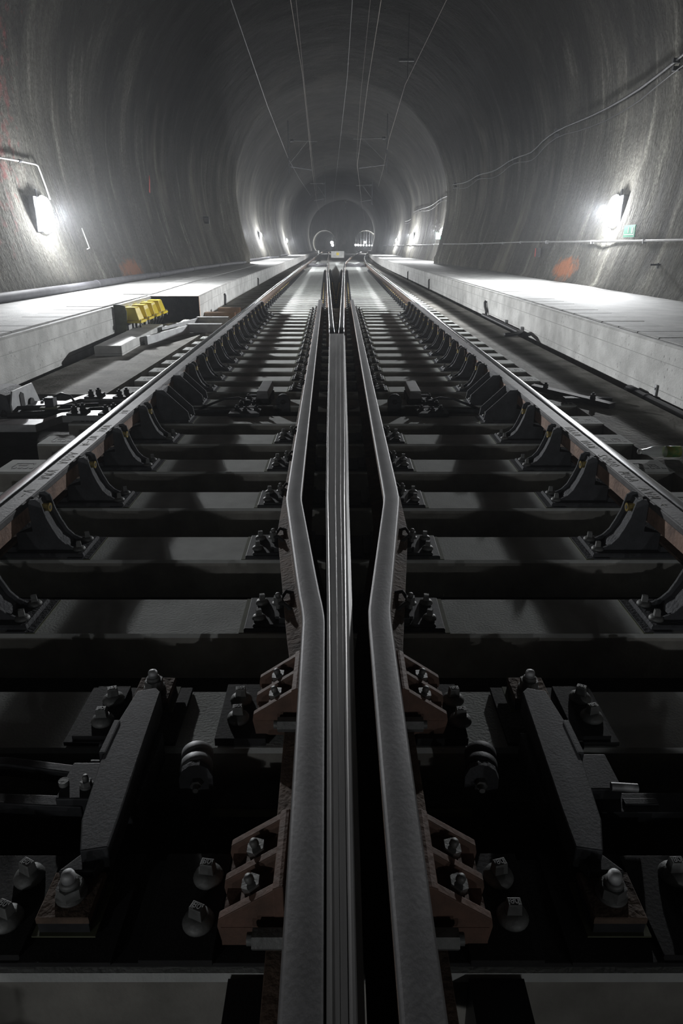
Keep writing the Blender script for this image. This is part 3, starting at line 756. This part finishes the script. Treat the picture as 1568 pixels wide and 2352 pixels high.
# front beam piece at the bottom: rail foot wedges in the frame corners
for side in (-1, 1):
    mb = MB(); x = -.205 if side < 0 else .33
    mb.prism([(x, -.16), (x+.10*(-side)*1.0, -.16), (x+.10*(-side), .0), (x, .0)], .60, .845)
    tag(mb.obj('rubber_block', M['rubber']), 'black rubber block under the %s wing rail at the bottom of the picture' % ('left' if side < 0 else 'right'), 'block')

# ------------------------------------------------------------------ second drive, farther along
def drive2(side, lab):
    t = thing('switch_lock', lab, 'switch gear')
    b = MB(); b.box(-.050, .050, 0, .46, .055, .12, .006, 0); b.mir(side).obj('bar', M['steel2'], t, bevel=.003)
    b = MB(); b.box(-.05, .05, .0, .10, -.08, .056); b.box(-.045, .045, .36, .46, -.02, .056); b.box(.02, .06, .05, .4, -.04, .05); b.mir(side).obj('post', M['black'], t)
    b = MB(); b.box(-.16, -.05, -.04, .10, -.02, .05, .01, .01); b.box(-.13, -.02, -.20, -.05, -.06, .03); b.box(-.22, .02, -.42, -.22, .002, .03); b.mir(side).obj('housing', M['dark'], t, bevel=.003)
    for (x, y, z) in ((-.12, .06, .05), (-.06, -.10, .03), (-.16, -.12, .03), (-.17, -.30, .03), (-.10, -.36, .03), (-.02, -.30, .03)):
        n_ = MB(); nut(n_, x, y, z, .020, .022); n_.mir(side).obj('nut', M['dark'], t)
    b = MB(); b.box(-.055, .10, -.15, -.135, .028, .034); b.mir(side).obj('bright_plate', M['galv'], t)
    b = MB(); b.box(-.12, -.04, .045, .06, .075, .083); b.mir(side).obj('bright_plate', M['galv'], t)
    b = MB(); b.lathe([(.055, 0), (.06, .01), (.06, .05), (.05, .06)], (.17, -.02, .035), 20, 'y'); b.box(.115, .225, -.03, .03, -.12, .03); b.mir(side).obj('roller', M['cast'], t)
    b = MB(); b.lathe([(.02, 0), (.02, .01)], (.17, -.035, .035), 14, 'y'); b.mir(side).obj('roller_pin', M['dark'], t)
    b = MB(); b.box(-.75, -.10, -.17, -.11, -.03, .0); b.mir(side).obj('pull_rod', M['dark'], t)
    c = MB(); c.tube([(-.10, .0, .03), (-.2, .02, .06), (-.32, .0, .055), (-.42, -.03, .02), (-.52, -.03, -.02)], .010, 6); c.mir(side).obj('hose', M['rubber'], t)
    return t
d1 = drive2(-1, 'switch lock assembly between the left check rail and wing rail, one bay in'); d1.location = (-.655, 5.62, 0)
d2 = drive2(1, 'switch lock assembly between the wing rail and right check rail, one bay in'); d2.location = (.612, 5.62, 0)

# point machine with its arms (left)
t = thing('point_machine', 'grey steel point machine housing at the left edge of the picture', 'point machine', (-3.02, 5.42, 0))
b = MB(); b.prism([(-.35, -.10), (.46, -.10), (.46, .03), (.44, .16), (.36, .19), (-.35, .19)], -.20, .16, 'y'); b.obj('housing', M['cast'], t, bevel=.006)
b = MB(); b.prism([(-.21, -.09), (.30, -.09), (.30, .02), (.20, .19), (-.16, .19), (-.21, .10)], .462, .475, 'x'); b.obj('end_plate', M['galv'], t, bevel=.002)
b = MB(); b.prism([(-.06, .02), (.01, .02), (.01, .14), (-.03, .16), (-.06, .14)], .4755, .480, 'x'); b.obj('slot', M['black'], t)
b = MB(); b.cyl((.475, .12, .04), (.490, .12, .04), .042, 20); b.obj('port', M['black'], t)
b = MB(); b.box(.30, .62, -.22, .34, -.02, .005); b.obj('foot_plate', M['galv'], t)
for x, y in ((.54, .22), (.56, .14), (.40, -.20), (.46, -.14)):
    n_ = MB(); nut(n_, x, y, .005, .024, .028); n_.obj('nut', M['dark'], t)
def arm(lab, pts, z):
    t = thing('drive_tie_bar', lab, 'steel bar')
    b = MB(); (x0, y0), (x1, y1), (x2, y2), (x3, y3) = pts; w = .18
    b.prism([(x0, y0), (x1, y1), (x2, y2), (x3, y3), (x3, y3+w), (x2-.02, y2+w), (x1-.02, y1+w), (x0, y0+w)], z-.055, z, 'z'); b.obj('bar', M['galv'], t, bevel=.003)
    for x in (x2+.10, x2+.34):
        p = MB(); p.box(x-.06, x+.05, y3-.015, y3+w+.015, z, z+.018); p.obj('clamp', M['black'], t)
        n_ = MB(); nut(n_, x-.02, y3+.05, z+.018, .022, .034); nut(n_, x+.02, y3+.12, z+.018, .022, .034); n_.obj('nut', M['black'], t)
    return t
arm('nearer of the two cranked flat steel arms beside the point machine', [(-2.75, 4.80), (-2.20, 4.80), (-2.12, 5.09), (-1.64, 5.09)], .04)
arm('farther of the two cranked flat steel arms beside the point machine', [(-2.62, 5.44), (-2.27, 5.44), (-2.20, 5.70), (-1.72, 5.70)], .04)
t = thing('detector_rod', 'black detector rods with a small sensor between the two cranked arms', 'rod')
b = MB(); b.cyl((-2.55, 5.12, .03), (-1.85, 5.36, .03), .022, 10); b.cyl((-2.55, 5.30, .05), (-1.95, 5.42, .05), .016, 10); b.cyl((-2.5, 5.04, .0), (-2.15, 5.06, .0), .014, 8); b.obj('rod', M['black'], t)
b = MB(); b.box(-2.33, -2.26, 5.30, 5.38, .06, .13); b.obj('sensor', M['dark'], t, bevel=.004)
b = MB(); b.box(-2.36, -2.22, 5.27, 5.38, .02, .06); b.obj('sensor_base', M['pad'], t)
b = MB(); b.tube([(-2.29, 5.36, .12), (-2.22, 5.38, .15), (-2.15, 5.38, .13), (-2.10, 5.36, .06), (-2.07, 5.36, .03)], .009, 6); b.obj('lead', M['rubber'], t)
# mirror-side linkage (right) in the dark beyond the right rail
t = thing('drive_tie_bar', 'dark linkage arm on the slab beyond the right running rail', 'steel bar')
b = MB(); b.prism([(1.75, 6.30), (1.80, 6.38), (2.25, 5.55), (2.18, 5.50)], .0, .04, 'z'); b.box(1.9, 2.3, 5.75, 5.83, .0, .035); b.obj('bar', M['black'], t)
for x, y in ((1.85, 6.18), (2.12, 5.72)):
    n_ = MB(); nut(n_, x, y, .036, .022, .035); n_.obj('nut', M['black'], t)

# ------------------------------------------------------------------ yellow junction boxes on the recess wall
def ybox():
    t = thing('junction_box', None, 'box')
    b = MB(); b.box(0, .30, -.15, .15, 0, .035, c=.004); b.obj('base', M['yellow'], t, bevel=.003)
    b = MB(); b._add([(.02,-.135,.035),(.27,-.135,.035),(.27,.135,.035),(.02,.135,.035),(.035,-.11,.215),(.215,-.11,.215),(.215,.11,.215),(.035,.11,.215)],
                     [(3,2,1,0),(4,5,6,7),(0,1,5,4),(1,2,6,5),(2,3,7,6),(3,0,4,7)], False); b.obj('cover', M['yellow'], t, bevel=.012)
    for x, y in ((.285, -.135), (.285, .135)):
        s_ = MB(); s_.cyl((x, y, -.03), (x, y, .05), .009, 8); s_.obj('screw', M['galv'], t)
    for k, (x, y) in enumerate(((.07, -.06), (.12, .03), (.19, -.02), (.22, .07))):
        c = MB(); c.tube([(x, y, 0), (x, y, -.08), (x*.6 + .02, y+.02, -.18), (x*.4 + .02, y+.03, -.42)], .014, 7); c.obj('cable', M['rubber'], t)
    return t
YB = Proto(ybox)
by_ = [10.38, 10.86, 11.34, 11.82]
for i, y in enumerate(by_):
    x = lerp(EDGE_L, y) + .06
    YB.put((x, y, .195), ['nearest of the four yellow boxes', 'second nearest of the four yellow boxes', 'third of the four yellow boxes, second from the far end', 'farthest of the four yellow boxes'][i] + ' on the left walkway wall',
           'yellow junction boxes in the walkway recess')
t = thing('mounting_rail', 'dark steel back plate and rail carrying the yellow boxes', 'bracket')
b = MB(); b.prism([(-3.26, 0.06), (-3.14, .06), (-3.10, .12), (-3.08, .36), (-3.10, .44), (-3.18, .46), (-3.26, .46)], 10.16, 10.175); b.obj('back_plate', M['pad'], t)
for y in (10.3, 10.8, 11.3, 11.8): pb = MB(); pb.box(lerp(EDGE_L, y)+.005, lerp(EDGE_L, y)+.14, y-.02, y+.02, .15, .19); pb.obj('bracket_arm', M['dark'], t)
b = MB(); b.prism([(lerp(EDGE_L, 10.2)+.10, 10.2), (lerp(EDGE_L, 10.2)+.14, 10.2), (lerp(EDGE_L, 12.0)+.14, 12.0), (lerp(EDGE_L, 12.0)+.10, 12.0)], .155, .19, 'z'); b.obj('rail', M['dark'], t)
b = MB(); b.cyl((-3.16, 10.2, .15), (-3.16, 10.2, -.17), .018, 8); b.obj('post', M['black'], t)
# concrete kerb boxes below them
t = thing('duct_trough', 'low grey concrete duct kerb below the yellow boxes', 'kerb')
b = MB(); b.prism([(-2.99, 8.40), (-2.66, 8.42), (-2.76, 10.9), (-3.10, 10.9)], -.1, .115, 'z'); b.obj('kerb', M['plat'], t, bevel=.012)
b = MB(); b.prism([(-2.80, 10.5), (-2.52, 10.5), (-2.52, 10.62), (-2.80, 10.62)], -.1, .07, 'z'); b.prism([(-2.62, 10.5), (-2.52, 10.5), (-2.60, 12.1), (-2.70, 12.1)], -.1, .07, 'z'); b.prism([(-2.80, 11.3), (-2.62, 11.3), (-2.62, 11.42), (-2.8, 11.42)], -.1, .07, 'z')
b.obj('frame', M['plat'], t, bevel=.006)
def tray(lab, y, dx):
    t = thing('cable_tray', lab, 'cable tray')
    b = MB(); b.prism([(-2.62+dx, y-1.35), (-2.58+dx, y-1.35), (-2.30+dx, y+.02), (-2.34+dx, y+.02)], .0, .11, 'z'); b.obj('side', M['galv'], t)
    b = MB(); b.box(-2.34+dx, -1.80+dx, y, y+.03, .0, .12); b.box(-2.34+dx, -1.80+dx, y+.12, y+.15, .0, .12); b.obj('channel', M['galv'], t)
    b = MB(); b.box(-2.335+dx, -1.81+dx, y, y+.15, .118, .128); b.obj('lid', M['galv'], t)
    return t
tray('nearer galvanised cable tray turning in under the left rail', 10.75, -.03); tray('farther galvanised cable tray turning in under the left rail', 11.85, -.10)
t = thing('timber_beam', 'nearer of two brown beams on the slab beyond the cable trays', 'beam')
MB().box(-2.50, -1.95, 12.9, 13.1, .0, .11).obj('beam', M['formwood'], t)
t = thing('timber_beam', 'farther of two brown beams on the slab beyond the cable trays', 'beam')
MB().box(-2.42, -2.0, 13.9, 14.1, .0, .11).obj('beam', M['formwood'], t)

# ------------------------------------------------------------------ pipes, cables, conduits
def foot_x(side, y, z=.5):
    """x of the lining at height z"""
    best = None
    for i in range(0, 30):
        t = i/29*.17; t = t if side < 0 else 1-t
        v = wall_v(t, y)
        if best is None or abs(v[2]-z) < abs(best[2]-z): best = v
    return best[0]
pts = []; y = -6.0
while y < 70:
    pts.append((foot_x(-1, y, .5) + .16, y, ZP + .075 + .01*math.sin(y*.8))); y += 1.0
sp = [tuple(sum(pts[max(0, min(len(pts)-1, i+j))][c] for j in (-2, -1, 0, 1, 2))/5 for c in range(3)) for i in range(len(pts))]
t = thing('drain_pipe', 'long thick grey plastic pipe along the foot of the left wall', 'pipe')
MB().tube(sp, .072, 14).obj('pipe', M['pvc'], t)
for i, p in enumerate(sp):
    if i % 5 == 1 and p[1] < 40:
        c = MB(); q = sp[i+1]; c.tube([p, tuple(p[k] + (q[k]-p[k])*.12 for k in range(3))], .082, 14); c.obj('coupling', M['pvc'], t)
# wall conduit right
t = thing('conduit', 'pale straight conduit clipped along the right wall below the lamps', 'conduit')
pts = [(foot_x(1, y, 1.35) - .06, y, 1.345 + .012*math.sin(y*.35)) for y in [k*.75 for k in range(-2, 130)]]
sp2 = [tuple(sum(pts[max(0, min(len(pts)-1, i+j))][c] for j in (-1, 0, 1))/3 for c in range(3)) for i in range(len(pts))]
MB().tube(sp2, .022, 8).obj('tube', M['white_pvc'], t)
for i in range(4, 120, 4):
    p = sp2[i]; b = MB(); b.box(p[0]-.03, p[0]+.07, p[1]-.015, p[1]+.015, p[2]-.05, p[2]+.03); b.obj('clip', M['galv'], t)
# wall cable right, drooping between hooks
hooks = [(10.2, 4.9), (13.9, 4.22), (20.7, 4.10), (26, 4.02), (31.5, 4.0), (35.8, 3.98), (44, 3.85), (53, 3.7), (60, 3.5), (70, 3.4)]
def cable(lab, dz, droop, r, m):
    t = thing('cable', lab, 'cable'); P = []
    for (a, za), (b_, zb) in zip(hooks, hooks[1:]):
        for k in range(8):
            f = k/8; y = a + (b_-a)*f; z = za + (zb-za)*f - droop*4*f*(1-f) + dz
            tt = 1 - .17*(z+.25)/3.9 if z < 3.6 else None
            # position on the lining near that height
            best = min((wall_v(1 - u/100*.5, y) for u in range(20, 60)), key=lambda v: abs(v[2]-z))
            P.append((best[0]-.08, y, z))
    Q = [tuple(sum(P[max(0, min(len(P)-1, i+j))][c] for j in (-1, 0, 1))/3 for c in range(3)) for i in range(len(P))]
    MB().tube(Q, r, 6).obj('line', m, t)
    for i in range(0, len(P), 8):
        b = MB(); b.box(P[i][0]-.04, P[i][0]+.12, P[i][1]-.03, P[i][1]+.03, P[i][2]-.03, P[i][2]+.04); b.obj('hook', M['dark'], t)
cable('upper grey cable slung along the right wall', .02, .10, .022, M['cable'])
cable('lower thin cable drooping below the upper one on the right wall', -.10, .22, .012, M['rubber'])
# left lamp conduit
def wx(side, y, z):
    rng = range(0, 60)
    return min((wall_v((u/100*.5) if side < 0 else 1-(u/100*.5), y) for u in rng), key=lambda v: abs(v[2]-z))[0]
t = thing('conduit', 'thin pale conduit running along the left wall and down to the lamp', 'conduit')
P = [(wx(-1, y, 2.6)+.05, y, 2.50 + (y-9)*.032) for y in (7, 9, 10.5, 12, 13.5, 14.3)]
P += [(wx(-1, 14.45, 2.6)+.05, 14.45, 2.66), (wx(-1, 14.55, 2.5)+.05, 14.55, 2.55), (wx(-1, 14.57, 2.3)+.06, 14.57, 2.3), (wx(-1, 14.57, 2.1)+.06, 14.57, 2.08)]
MB().tube(P, .017, 8).obj('tube', M['white_pvc'], t)
for i in (1, 2, 3, 4): b = MB(); b.cyl((P[i][0], P[i][1]-.04, P[i][2]), (P[i][0], P[i][1]+.04, P[i][2]), .028, 8); b.obj('clip', M['dark'], t)
# black drain pipe and clamps on the right walkway side
t = thing('drain_pipe', 'black pipe clamped low on the right walkway wall near the camera', 'pipe')
px = 2.80
MB().tube([(px, 1.0, -.08), (px, 3, -.08), (px, 5, -.08), (px, 6.55, -.08)], .052, 14).obj('pipe', M['rubber'], t)
MB().lathe([(.062, 0), (.062, .18)], (px, 6.45, -.08), 14, 'y').obj('sleeve', M['rubber'], t)
for y in (4.15, 5.15, 6.2):
    b = MB(); b.lathe([(.058, 0), (.058, .035)], (px, y, -.08), 14, 'y'); b.obj('clamp', M['cable'], t)
    b = MB(); b.box(2.862, 2.874, y-.0, y+.035, -.04, .06); b.box(2.855, 2.863, y+.01, y+.026, .015, .035); b.obj('strap', M['galv'], t)
t = thing('cable', 'black cable dropping down the right walkway wall into a low pipe', 'cable')
b = MB(); b.tube([(2.86, 14.1, .23), (2.84, 14.1, .20), (2.84, 14.05, .12), (2.84, 13.9, .04), (2.82, 13.85, -.04), (2.80, 13.85, -.2)], .028, 8); b.obj('lead', M['rubber'], t)
b = MB(); b.cyl((2.78, 13.9, -.02), (2.78, 10.9, -.02), .035, 8); b.obj('low_pipe', M['rubber'], t)
b = MB(); b.tube([(2.78, 10.9, -.02), (2.74, 10.7, .03), (2.6, 10.4, .03), (2.4, 10.3, .02)], .03, 8); b.obj('tail', M['rubber'], t)
b = MB(); b.box(2.83, 2.878, 13.95, 14.02, .04, .07); b.box(2.83, 2.878, 12.2, 12.26, .0, .05); b.box(2.83, 2.878, 11.1, 11.16, .0, .05); b.obj('clip', M['galv'], t)
# little slots with cable ends on the far walkway faces
for side, tab, ys_ in ((-1, EDGE_L2, (16.2, 24.5)), (1, EDGE_R, (23.5, 31.0))):
    for j, y in enumerate(ys_):
        x = lerp(tab, y); t = thing('cable', '%s dark cable end hanging from the %s walkway face, %s' % ('nearer' if j == 0 else 'farther', 'left' if side < 0 else 'right', 'past the cable drop' if side > 0 else 'past the recess'), 'cable')
        b = MB(); b.tube([(x-.005*side, y, .24), (x-.03*side, y, .2), (x-.03*side, y-.05, .05), (x-.03*side, y-.08, -.1)], .025, 6); b.obj('lead', M['rubber'], t)
# bottle
t = thing('bottle', 'clear plastic bottle with green label lying on the slab at the right edge', 'bottle', (1.86, 4.12, .038))
b = MB(); b.lathe([(.012, 0), (.014, .02), (.016, .025), (.020, .05), (.034, .085), (.035, .12), (.033, .14), (.035, .16), (.035, .26), (.033, .275), (.02, .28)], (0, 0, 0), 18, 'x'); b.obj('body', M['pet'], t)
b = MB(); b.lathe([(.0355, .165), (.0355, .255)], (0, 0, 0), 18, 'x'); b.obj('label_wrap', M['label_g'], t)
b = MB(); b.lathe([(.016, -.004), (.016, .014)], (0, 0, 0), 14, 'x'); b.obj('cap', M['white'], t)

# ------------------------------------------------------------------ signs and marks on the walls
t = thing('sign', 'green escape sign on the right wall just below the near lamp', 'sign')
x = wx(1, 14.2, 1.5)-.10
b = MB(); b.box(x, x+.012, 13.95, 14.5, 1.40, 1.62); b.obj('plate', M['green'], t)
b = MB(); b.box(x-.003, x, 13.98, 14.0, 1.42, 1.60); b.box(x-.003, x, 13.98, 14.47, 1.44, 1.455); b.box(x-.003, x, 14.05, 14.12, 1.47, 1.57); b.box(x-.003, x, 14.25, 14.29, 1.48, 1.58); b.obj('symbol', M['white'], t)
t = thing('sign', 'small green sign on the right wall under the second lamp', 'sign')
x = wx(1, 41.8, 1.8)-.12
b = MB(); b.box(x-.25, x, 41.8, 41.83, 1.62, 1.95); b.obj('plate', M['green'], t)
t = thing('wall_box', 'small dark square box on the left wall before the first ridge', 'box')
x = wx(-1, 31, 2.3)
b = MB(); b.box(x-.02, x+.22, 31, 31.12, 2.12, 2.40); b.obj('body', M['dark'], t, bevel=.01)
b = MB(); b.box(x+.03, x+.17, 30.99, 31.0, 2.2, 2.34); b.obj('lid', M['cable'], t)
t = thing('reflector', 'small red and black target plate low on the right wall', 'plate')
x = wx(1, 19.8, 1.05)
b = MB(); b.box(x-.12, x-.03, 19.8, 20.05, .96, 1.20); b.obj('plate', M['black'], t)
b = MB(); b.box(x-.03, x-.02, 19.95, 20.25, 1.0, 1.18); b.box(x-.122, x-.12, 19.97, 20.05, .97, 1.19); b.obj('red_patch', M['red'], t)
t = thing('anchor_bar', 'short steel anchor bar sticking out of the right wall', 'anchor')
x = wx(1, 12.5, .93)
b = MB(); b.box(x-.16, x+.05, 12.5, 12.53, .925, .955); b.box(x-.04, x-.02, 12.49, 12.54, .88, .97); b.obj('bar', M['dark'], t)
t = thing('spray_mark', 'short red sprayed stroke on the left wall', 'mark')
x = wx(-1, 22.5, 2.8)
b = MB(); b.prism([(22.4, 2.75), (22.5, 2.72), (22.62, 3.1), (22.58, 3.2)], x+.03, x+.042, 'x'); b.obj('stroke', M['red'], t)
t = thing('loose_wire', 'short white wire end hanging below the left lamp', 'wire')
P = [(wx(-1, 15.9, 1.7)+.07, 15.9, 1.6), (wx(-1, 15.9, 1.5)+.10, 15.85, 1.35), (wx(-1, 15.9, 1.3)+.10, 15.8, 1.2), (wx(-1, 15.9, 1.2)+.05, 15.7, 1.18)]
MB().tube(P, .012, 6).obj('wire', M['white'], t)
# far little block with a yellow square
t = thing('buffer_block', 'distant grey block with a yellow square between the tracks', 'block', (-.45, 84, 0))
MB().box(-.75, .75, 0, .6, 0, .72).obj('block', M['plat'], t)
MB().box(-.13, .15, -.02, 0, .28, .56).obj('yellow_square', M['yellow'], t)
# grey panels across the tracks in the distance
for j, (x0, x1) in enumerate(((-2.0, -1.35), (-.55, .05), (.30, 1.45))):
    pass
for j, (tabA, tabB, nm) in enumerate(((OL, IL, 'left'), (IR, OR, 'right'))):
    for q, y in enumerate((47.0, 49.6)):
        t = thing('crossing_mat', '%s grey crossing panel laid across the %s track far off' % ('nearer' if q == 0 else 'farther', nm), 'panel')
        a, b_ = lerp(tabA, y)+.12, lerp(tabB, y)-.12
        b = MB(); b.prism([(a, .0), (b_, .0), (b_, .12), (b_-.3, .13), ((a+b_)/2, .05), (a+.3, .13), (a, .12)], y, y+2.2); b.obj('panel', M['pvc'], t)

# ------------------------------------------------------------------ overhead wires
def wire(lab, pts, r=.012, m='copper', sag=0.0):
    t = thing('overhead_wire', lab, 'wire'); P = []
    for a, b in zip(pts, pts[1:]):
        for k in range(6):
            f = k/6; P.append(tuple(a[i] + (b[i]-a[i])*f - (sag*4*f*(1-f) if i == 2 else 0) for i in range(3)))
    P.append(pts[-1]); MB().tube(P, r*.62, 6).obj('line', M[m], t); return t
wire('leftmost thick feeder wire under the tunnel roof', [(-1.3, -6, 6.4), (-2.487, 18.5, 6.4), (-2.92, 31, 6.4), (-3.35, 48, 6.4), (-3.45, 62, 6.4), (-3.3, 80, 6.3)], .020, 'cable')
wire('contact wire above the left track', [(-.62, -6, 5.4), (-.924, 14.9, 5.4), (-1.017, 20.85, 5.4), (-1.62, 41.4, 5.4), (-2.5, 75, 5.4), (-3.45, 149, 5.0)], .010)
wire('upper messenger wire above the left track', [(-.70, -6, 6.5), (-1.04, 18.8, 6.5), (-1.30, 28, 6.45), (-1.85, 48, 6.5), (-2.6, 80, 6.5)], .008)
wire('middle wire running down the centre of the roof', [(.36, -6, 6.4), (.245, 18.5, 6.4), (.187, 26.2, 6.4), (-.264, 51.3, 6.4), (-.9, 85, 6.4), (-1.4, 110, 6.4)], .013, 'cable')
wire('contact wire above the right track', [(.70, -6, 5.4), (.719, 14.9, 5.4), (.725, 21.6, 5.4), (.865, 42, 5.4), (2.0, 75, 5.4), (4.9, 149, 5.0)], .012)
wire('upper messenger wire above the right track', [(.60, -6, 6.5), (.66, 18.8, 6.5), (.72, 30, 6.5), (.95, 48, 6.5), (2.0, 80, 6.5)], .007)
wire('rightmost feeder wire under the tunnel roof', [(2.6, -6, 6.4), (2.36, 18.5, 6.4), (2.18, 27.1, 6.4), (2.46, 40, 6.4), (3.0, 55, 6.4), (3.4, 70, 6.4)], .012, 'copper')
def cantilever(lab, x0, xw, y, zt):
    t = thing('cantilever', lab, 'cantilever', (0, y, 0)); s_ = 1 if xw > x0 else -1
    b = MB(); b.cyl((x0, 0, 5.2), (x0, 0, zt), .035, 8); b.obj('post', M['dark'], t)
    b = MB(); b.cyl((x0, 0, 7.0), (xw + .35*s_, 0, 6.95), .026, 8); b.obj('top_tube', M['cable'], t)
    b = MB(); b.cyl((x0, 0, 5.75), (xw - .25*s_, 0, 6.95), .018, 8); b.obj('brace', M['cable'], t)
    b = MB(); b.cyl((x0 + .1*s_, 0, 5.62), (xw, 0, 5.45), .022, 8); b.obj('steady_arm', M['pvc'], t)
    b = MB(); b.lathe([(.05, 0), (.09, .05), (.05, .1), (.09, .15), (.05, .2)], (x0 + (.1 if s_ > 0 else -.3), 0, 6.98), 10, 'x'); b.obj('insulator', M['dark'], t)
    return t
cantilever('nearer left wire bracket under the roof', -3.1, -1.75, 45, 8.0)
cantilever('nearer right wire bracket under the roof', 2.6, 1.0, 44, 8.2)
cantilever('farther left wire bracket under the roof', -1.6, -2.7, 74, 8.6)
cantilever('farther right wire bracket under the roof', 3.1, 1.85, 76, 8.2)
t = thing('ceiling_hanger', 'dark hanger fixed to the roof above the rightmost wire', 'hanger', (0, 26.5, 0))
b = MB(); b.cyl((2.2, 0, 6.4), (2.2, 0, 8.3), .012, 6); b.box(1.9, 2.4, -.05, .05, 6.95, 7.03); b.obj('bracket', M['dark'], t)
t = thing('ceiling_box', 'black round fitting at the top edge of the roof', 'fitting', (-1.95, 11.8, 0))
b = MB(); b.lathe([(.16, 0), (.17, .05), (.12, .12), (.04, .2), (.03, .9)], (-1.0, -.3, 8.2), 14); b.obj('body', M['black'], t)

# ------------------------------------------------------------------ wall lamps
def area(parent, loc, size, watts, side, tilt=25, spread=R(115)):
    d = bpy.data.lights.new('beam', 'AREA'); d.shape = 'DISK'; d.size = size; d.energy = watts; d.color = (.96, .98, 1.0); d.spread = spread
    o = bpy.data.objects.new('beam', d); COL.objects.link(o); o.parent = parent; o.location = loc
    o.rotation_euler = (0, R(90 - tilt) * (1 if side > 0 else -1), 0); return o
def side_beam(parent, loc, watts, side, dy):
    d = bpy.data.lights.new('side_beam', 'SPOT'); d.energy = watts; d.color = (.96, .98, 1.0); d.shadow_soft_size = .06
    d.spot_size = R(64); d.spot_blend = .85
    o = bpy.data.objects.new('side_beam', d); COL.objects.link(o); o.parent = parent; o.location = loc
    o.rotation_euler = Vector((-side*4.6, dy*7.2, -2.3)).to_track_quat('-Z', 'Y').to_euler(); return o
def point(parent, loc, watts, r=.1):
    d = bpy.data.lights.new('glow', 'POINT'); d.energy = watts; d.shadow_soft_size = r; d.color = (.97, .98, 1.0)
    o = bpy.data.objects.new('glow', d); COL.objects.link(o); o.parent = parent; o.location = loc; return o
def wall_lamp(side, y, z, lab, k=1.0, big=True, glow=1.0, sb=1.0):
    x = wx(side, y, z)
    t = thing('wall_lamp', lab, 'lamp', (x, y, z), 0, 'wall lamps of the tunnel')
    s_ = -side; w, h = (.33, .28) if big else (.10, .22)
    b = MB(); b.box(0, s_*.10, -w-.02, w+.02, -h-.02, h+.02); b.obj('housing', M['cast'], t, bevel=.01)
    q = [(w*.8, .09), (w, .12), (w*.92, .17), (w*.6, .21), (w*.2, .225)]; b = MB(); b.lathe([(a, s_*c) for a, c in q], (0, 0, 0), 20, 'x')
    if s_ < 0: b.f = [tuple(reversed(f)) for f in b.f]
    if not big: b.xf(Matrix.Diagonal((1, 1, 1.9, 1)))
    b.obj('diffuser', M['lampglass'], t)
    b = MB(); b.cyl((s_*.02, 0, h), (s_*.02, 0, h+.15), .02, 8); b.obj('gland', M['dark'], t)
    area(t, (s_*.25, 0, 0), .3, LAMP_W*k, side); point(t, (s_*.46, 0, .02), GLOW_W*k*glow, .10)
    for dy in (-1, 1): side_beam(t, (s_*.30, dy*.05, 0), SIDE_W*k*sb, side, dy)
    return t
wall_lamp(-1, 13.75, 1.78, 'blazing floodlight on the left wall near the camera, below the thin conduit')
wall_lamp(1, 15.7, 1.92, 'blazing floodlight on the right wall near the camera, above the green sign')
wall_lamp(-1, 38.6, 1.9, 'left wall lamp hidden just behind the first rib', .5, False, 4.5)
wall_lamp(1, 41.5, 2.0, 'right wall lamp above the small green sign', .5, False, 4.5)
wall_lamp(-1, 49.5, 1.9, 'first small lamp visible on the left wall beyond the first rib', .5, False, 3)
wall_lamp(1, 53.8, 1.95, 'third right wall lamp, beyond the small green sign', .5, False, 4.5)
wall_lamp(-1, 73, 1.75, 'left wall lamp far down before the tunnel splits', .5, False, 4.5)
wall_lamp(1, 72, 1.75, 'right wall lamp far down before the tunnel splits', .5, False, 4.5)
wall_lamp(-1, -9.0, 1.9, 'left wall lamp a few steps behind the camera', .11)
wall_lamp(-1, -24.0, 1.9, 'added unseen fill lamp on the left wall far behind the camera', .45, True, .2)  # added out of view to lift the faces turned to the camera
wall_lamp(1, -10.0, 1.9, 'right wall lamp a few steps behind the camera', .05)
wall_lamp(1, -24.5, 1.9, 'added unseen fill lamp on the right wall far behind the camera', .45, True, .2)  # right half of the added fill pair, also out of view
# lamps at and inside the bores
def far_lamp(loc, r, lab, watts, group, inner=.6):
    t = thing('tunnel_lamp', lab, 'lamp', loc, 0, group)
    b = MB(); b.lathe([(r*.6, -r*.8), (r, -r*.3), (r, r*.3), (r*.6, r*.8)], (0, 0, 0), 10); b.obj('globe', M['farglass'], t)
    if watts: point(t, (0, inner, 0), watts, .2)
    cx = -3.45 if loc[0] < 0 else 4.95
    if abs(loc[0]-cx) < 2.2:
        top = 1.9 + math.sqrt(2.35**2 - (loc[0]-cx)**2) - loc[2]; b = MB(); b.cyl((0, 0, r*.7), (0, 0, top), .03, 6); b.obj('stem', M['dark'], t)
    else: b = MB(); b.cyl((0, r*.6, 0), (0, 149.02-loc[1], 0), .05, 6); b.obj('stem', M['dark'], t)
far_lamp((-1.95, 149.6, 1.96), .30, 'bright lamp at the right edge of the left bore', 2600, 'lamps by the two bores')
far_lamp((-1.80, 149.5, 1.45), .24, 'lower bright lamp at the right edge of the left bore', 200, 'lamps by the two bores')
far_lamp((7.2, 148.2, 1.85), .40, 'largest star-bright lamp right of the right bore', 2600, 'lamps by the two bores')
far_lamp((4.75, 150.5, 2.0), .24, 'lamp raised above the row in the right bore', 2600, 'lamps by the two bores')
for i, x in enumerate((2.90, 3.40, 3.95, 4.55, 5.15, 5.75, 6.30, 6.85)):
    far_lamp((x, 150.0 + i*.3, 1.50 - .015*i), .20 - .012*i, '%s lamp from the left in the row across the right bore' % ORD[i], 200 if i % 2 == 0 else 0, 'row of lamps in the right bore')
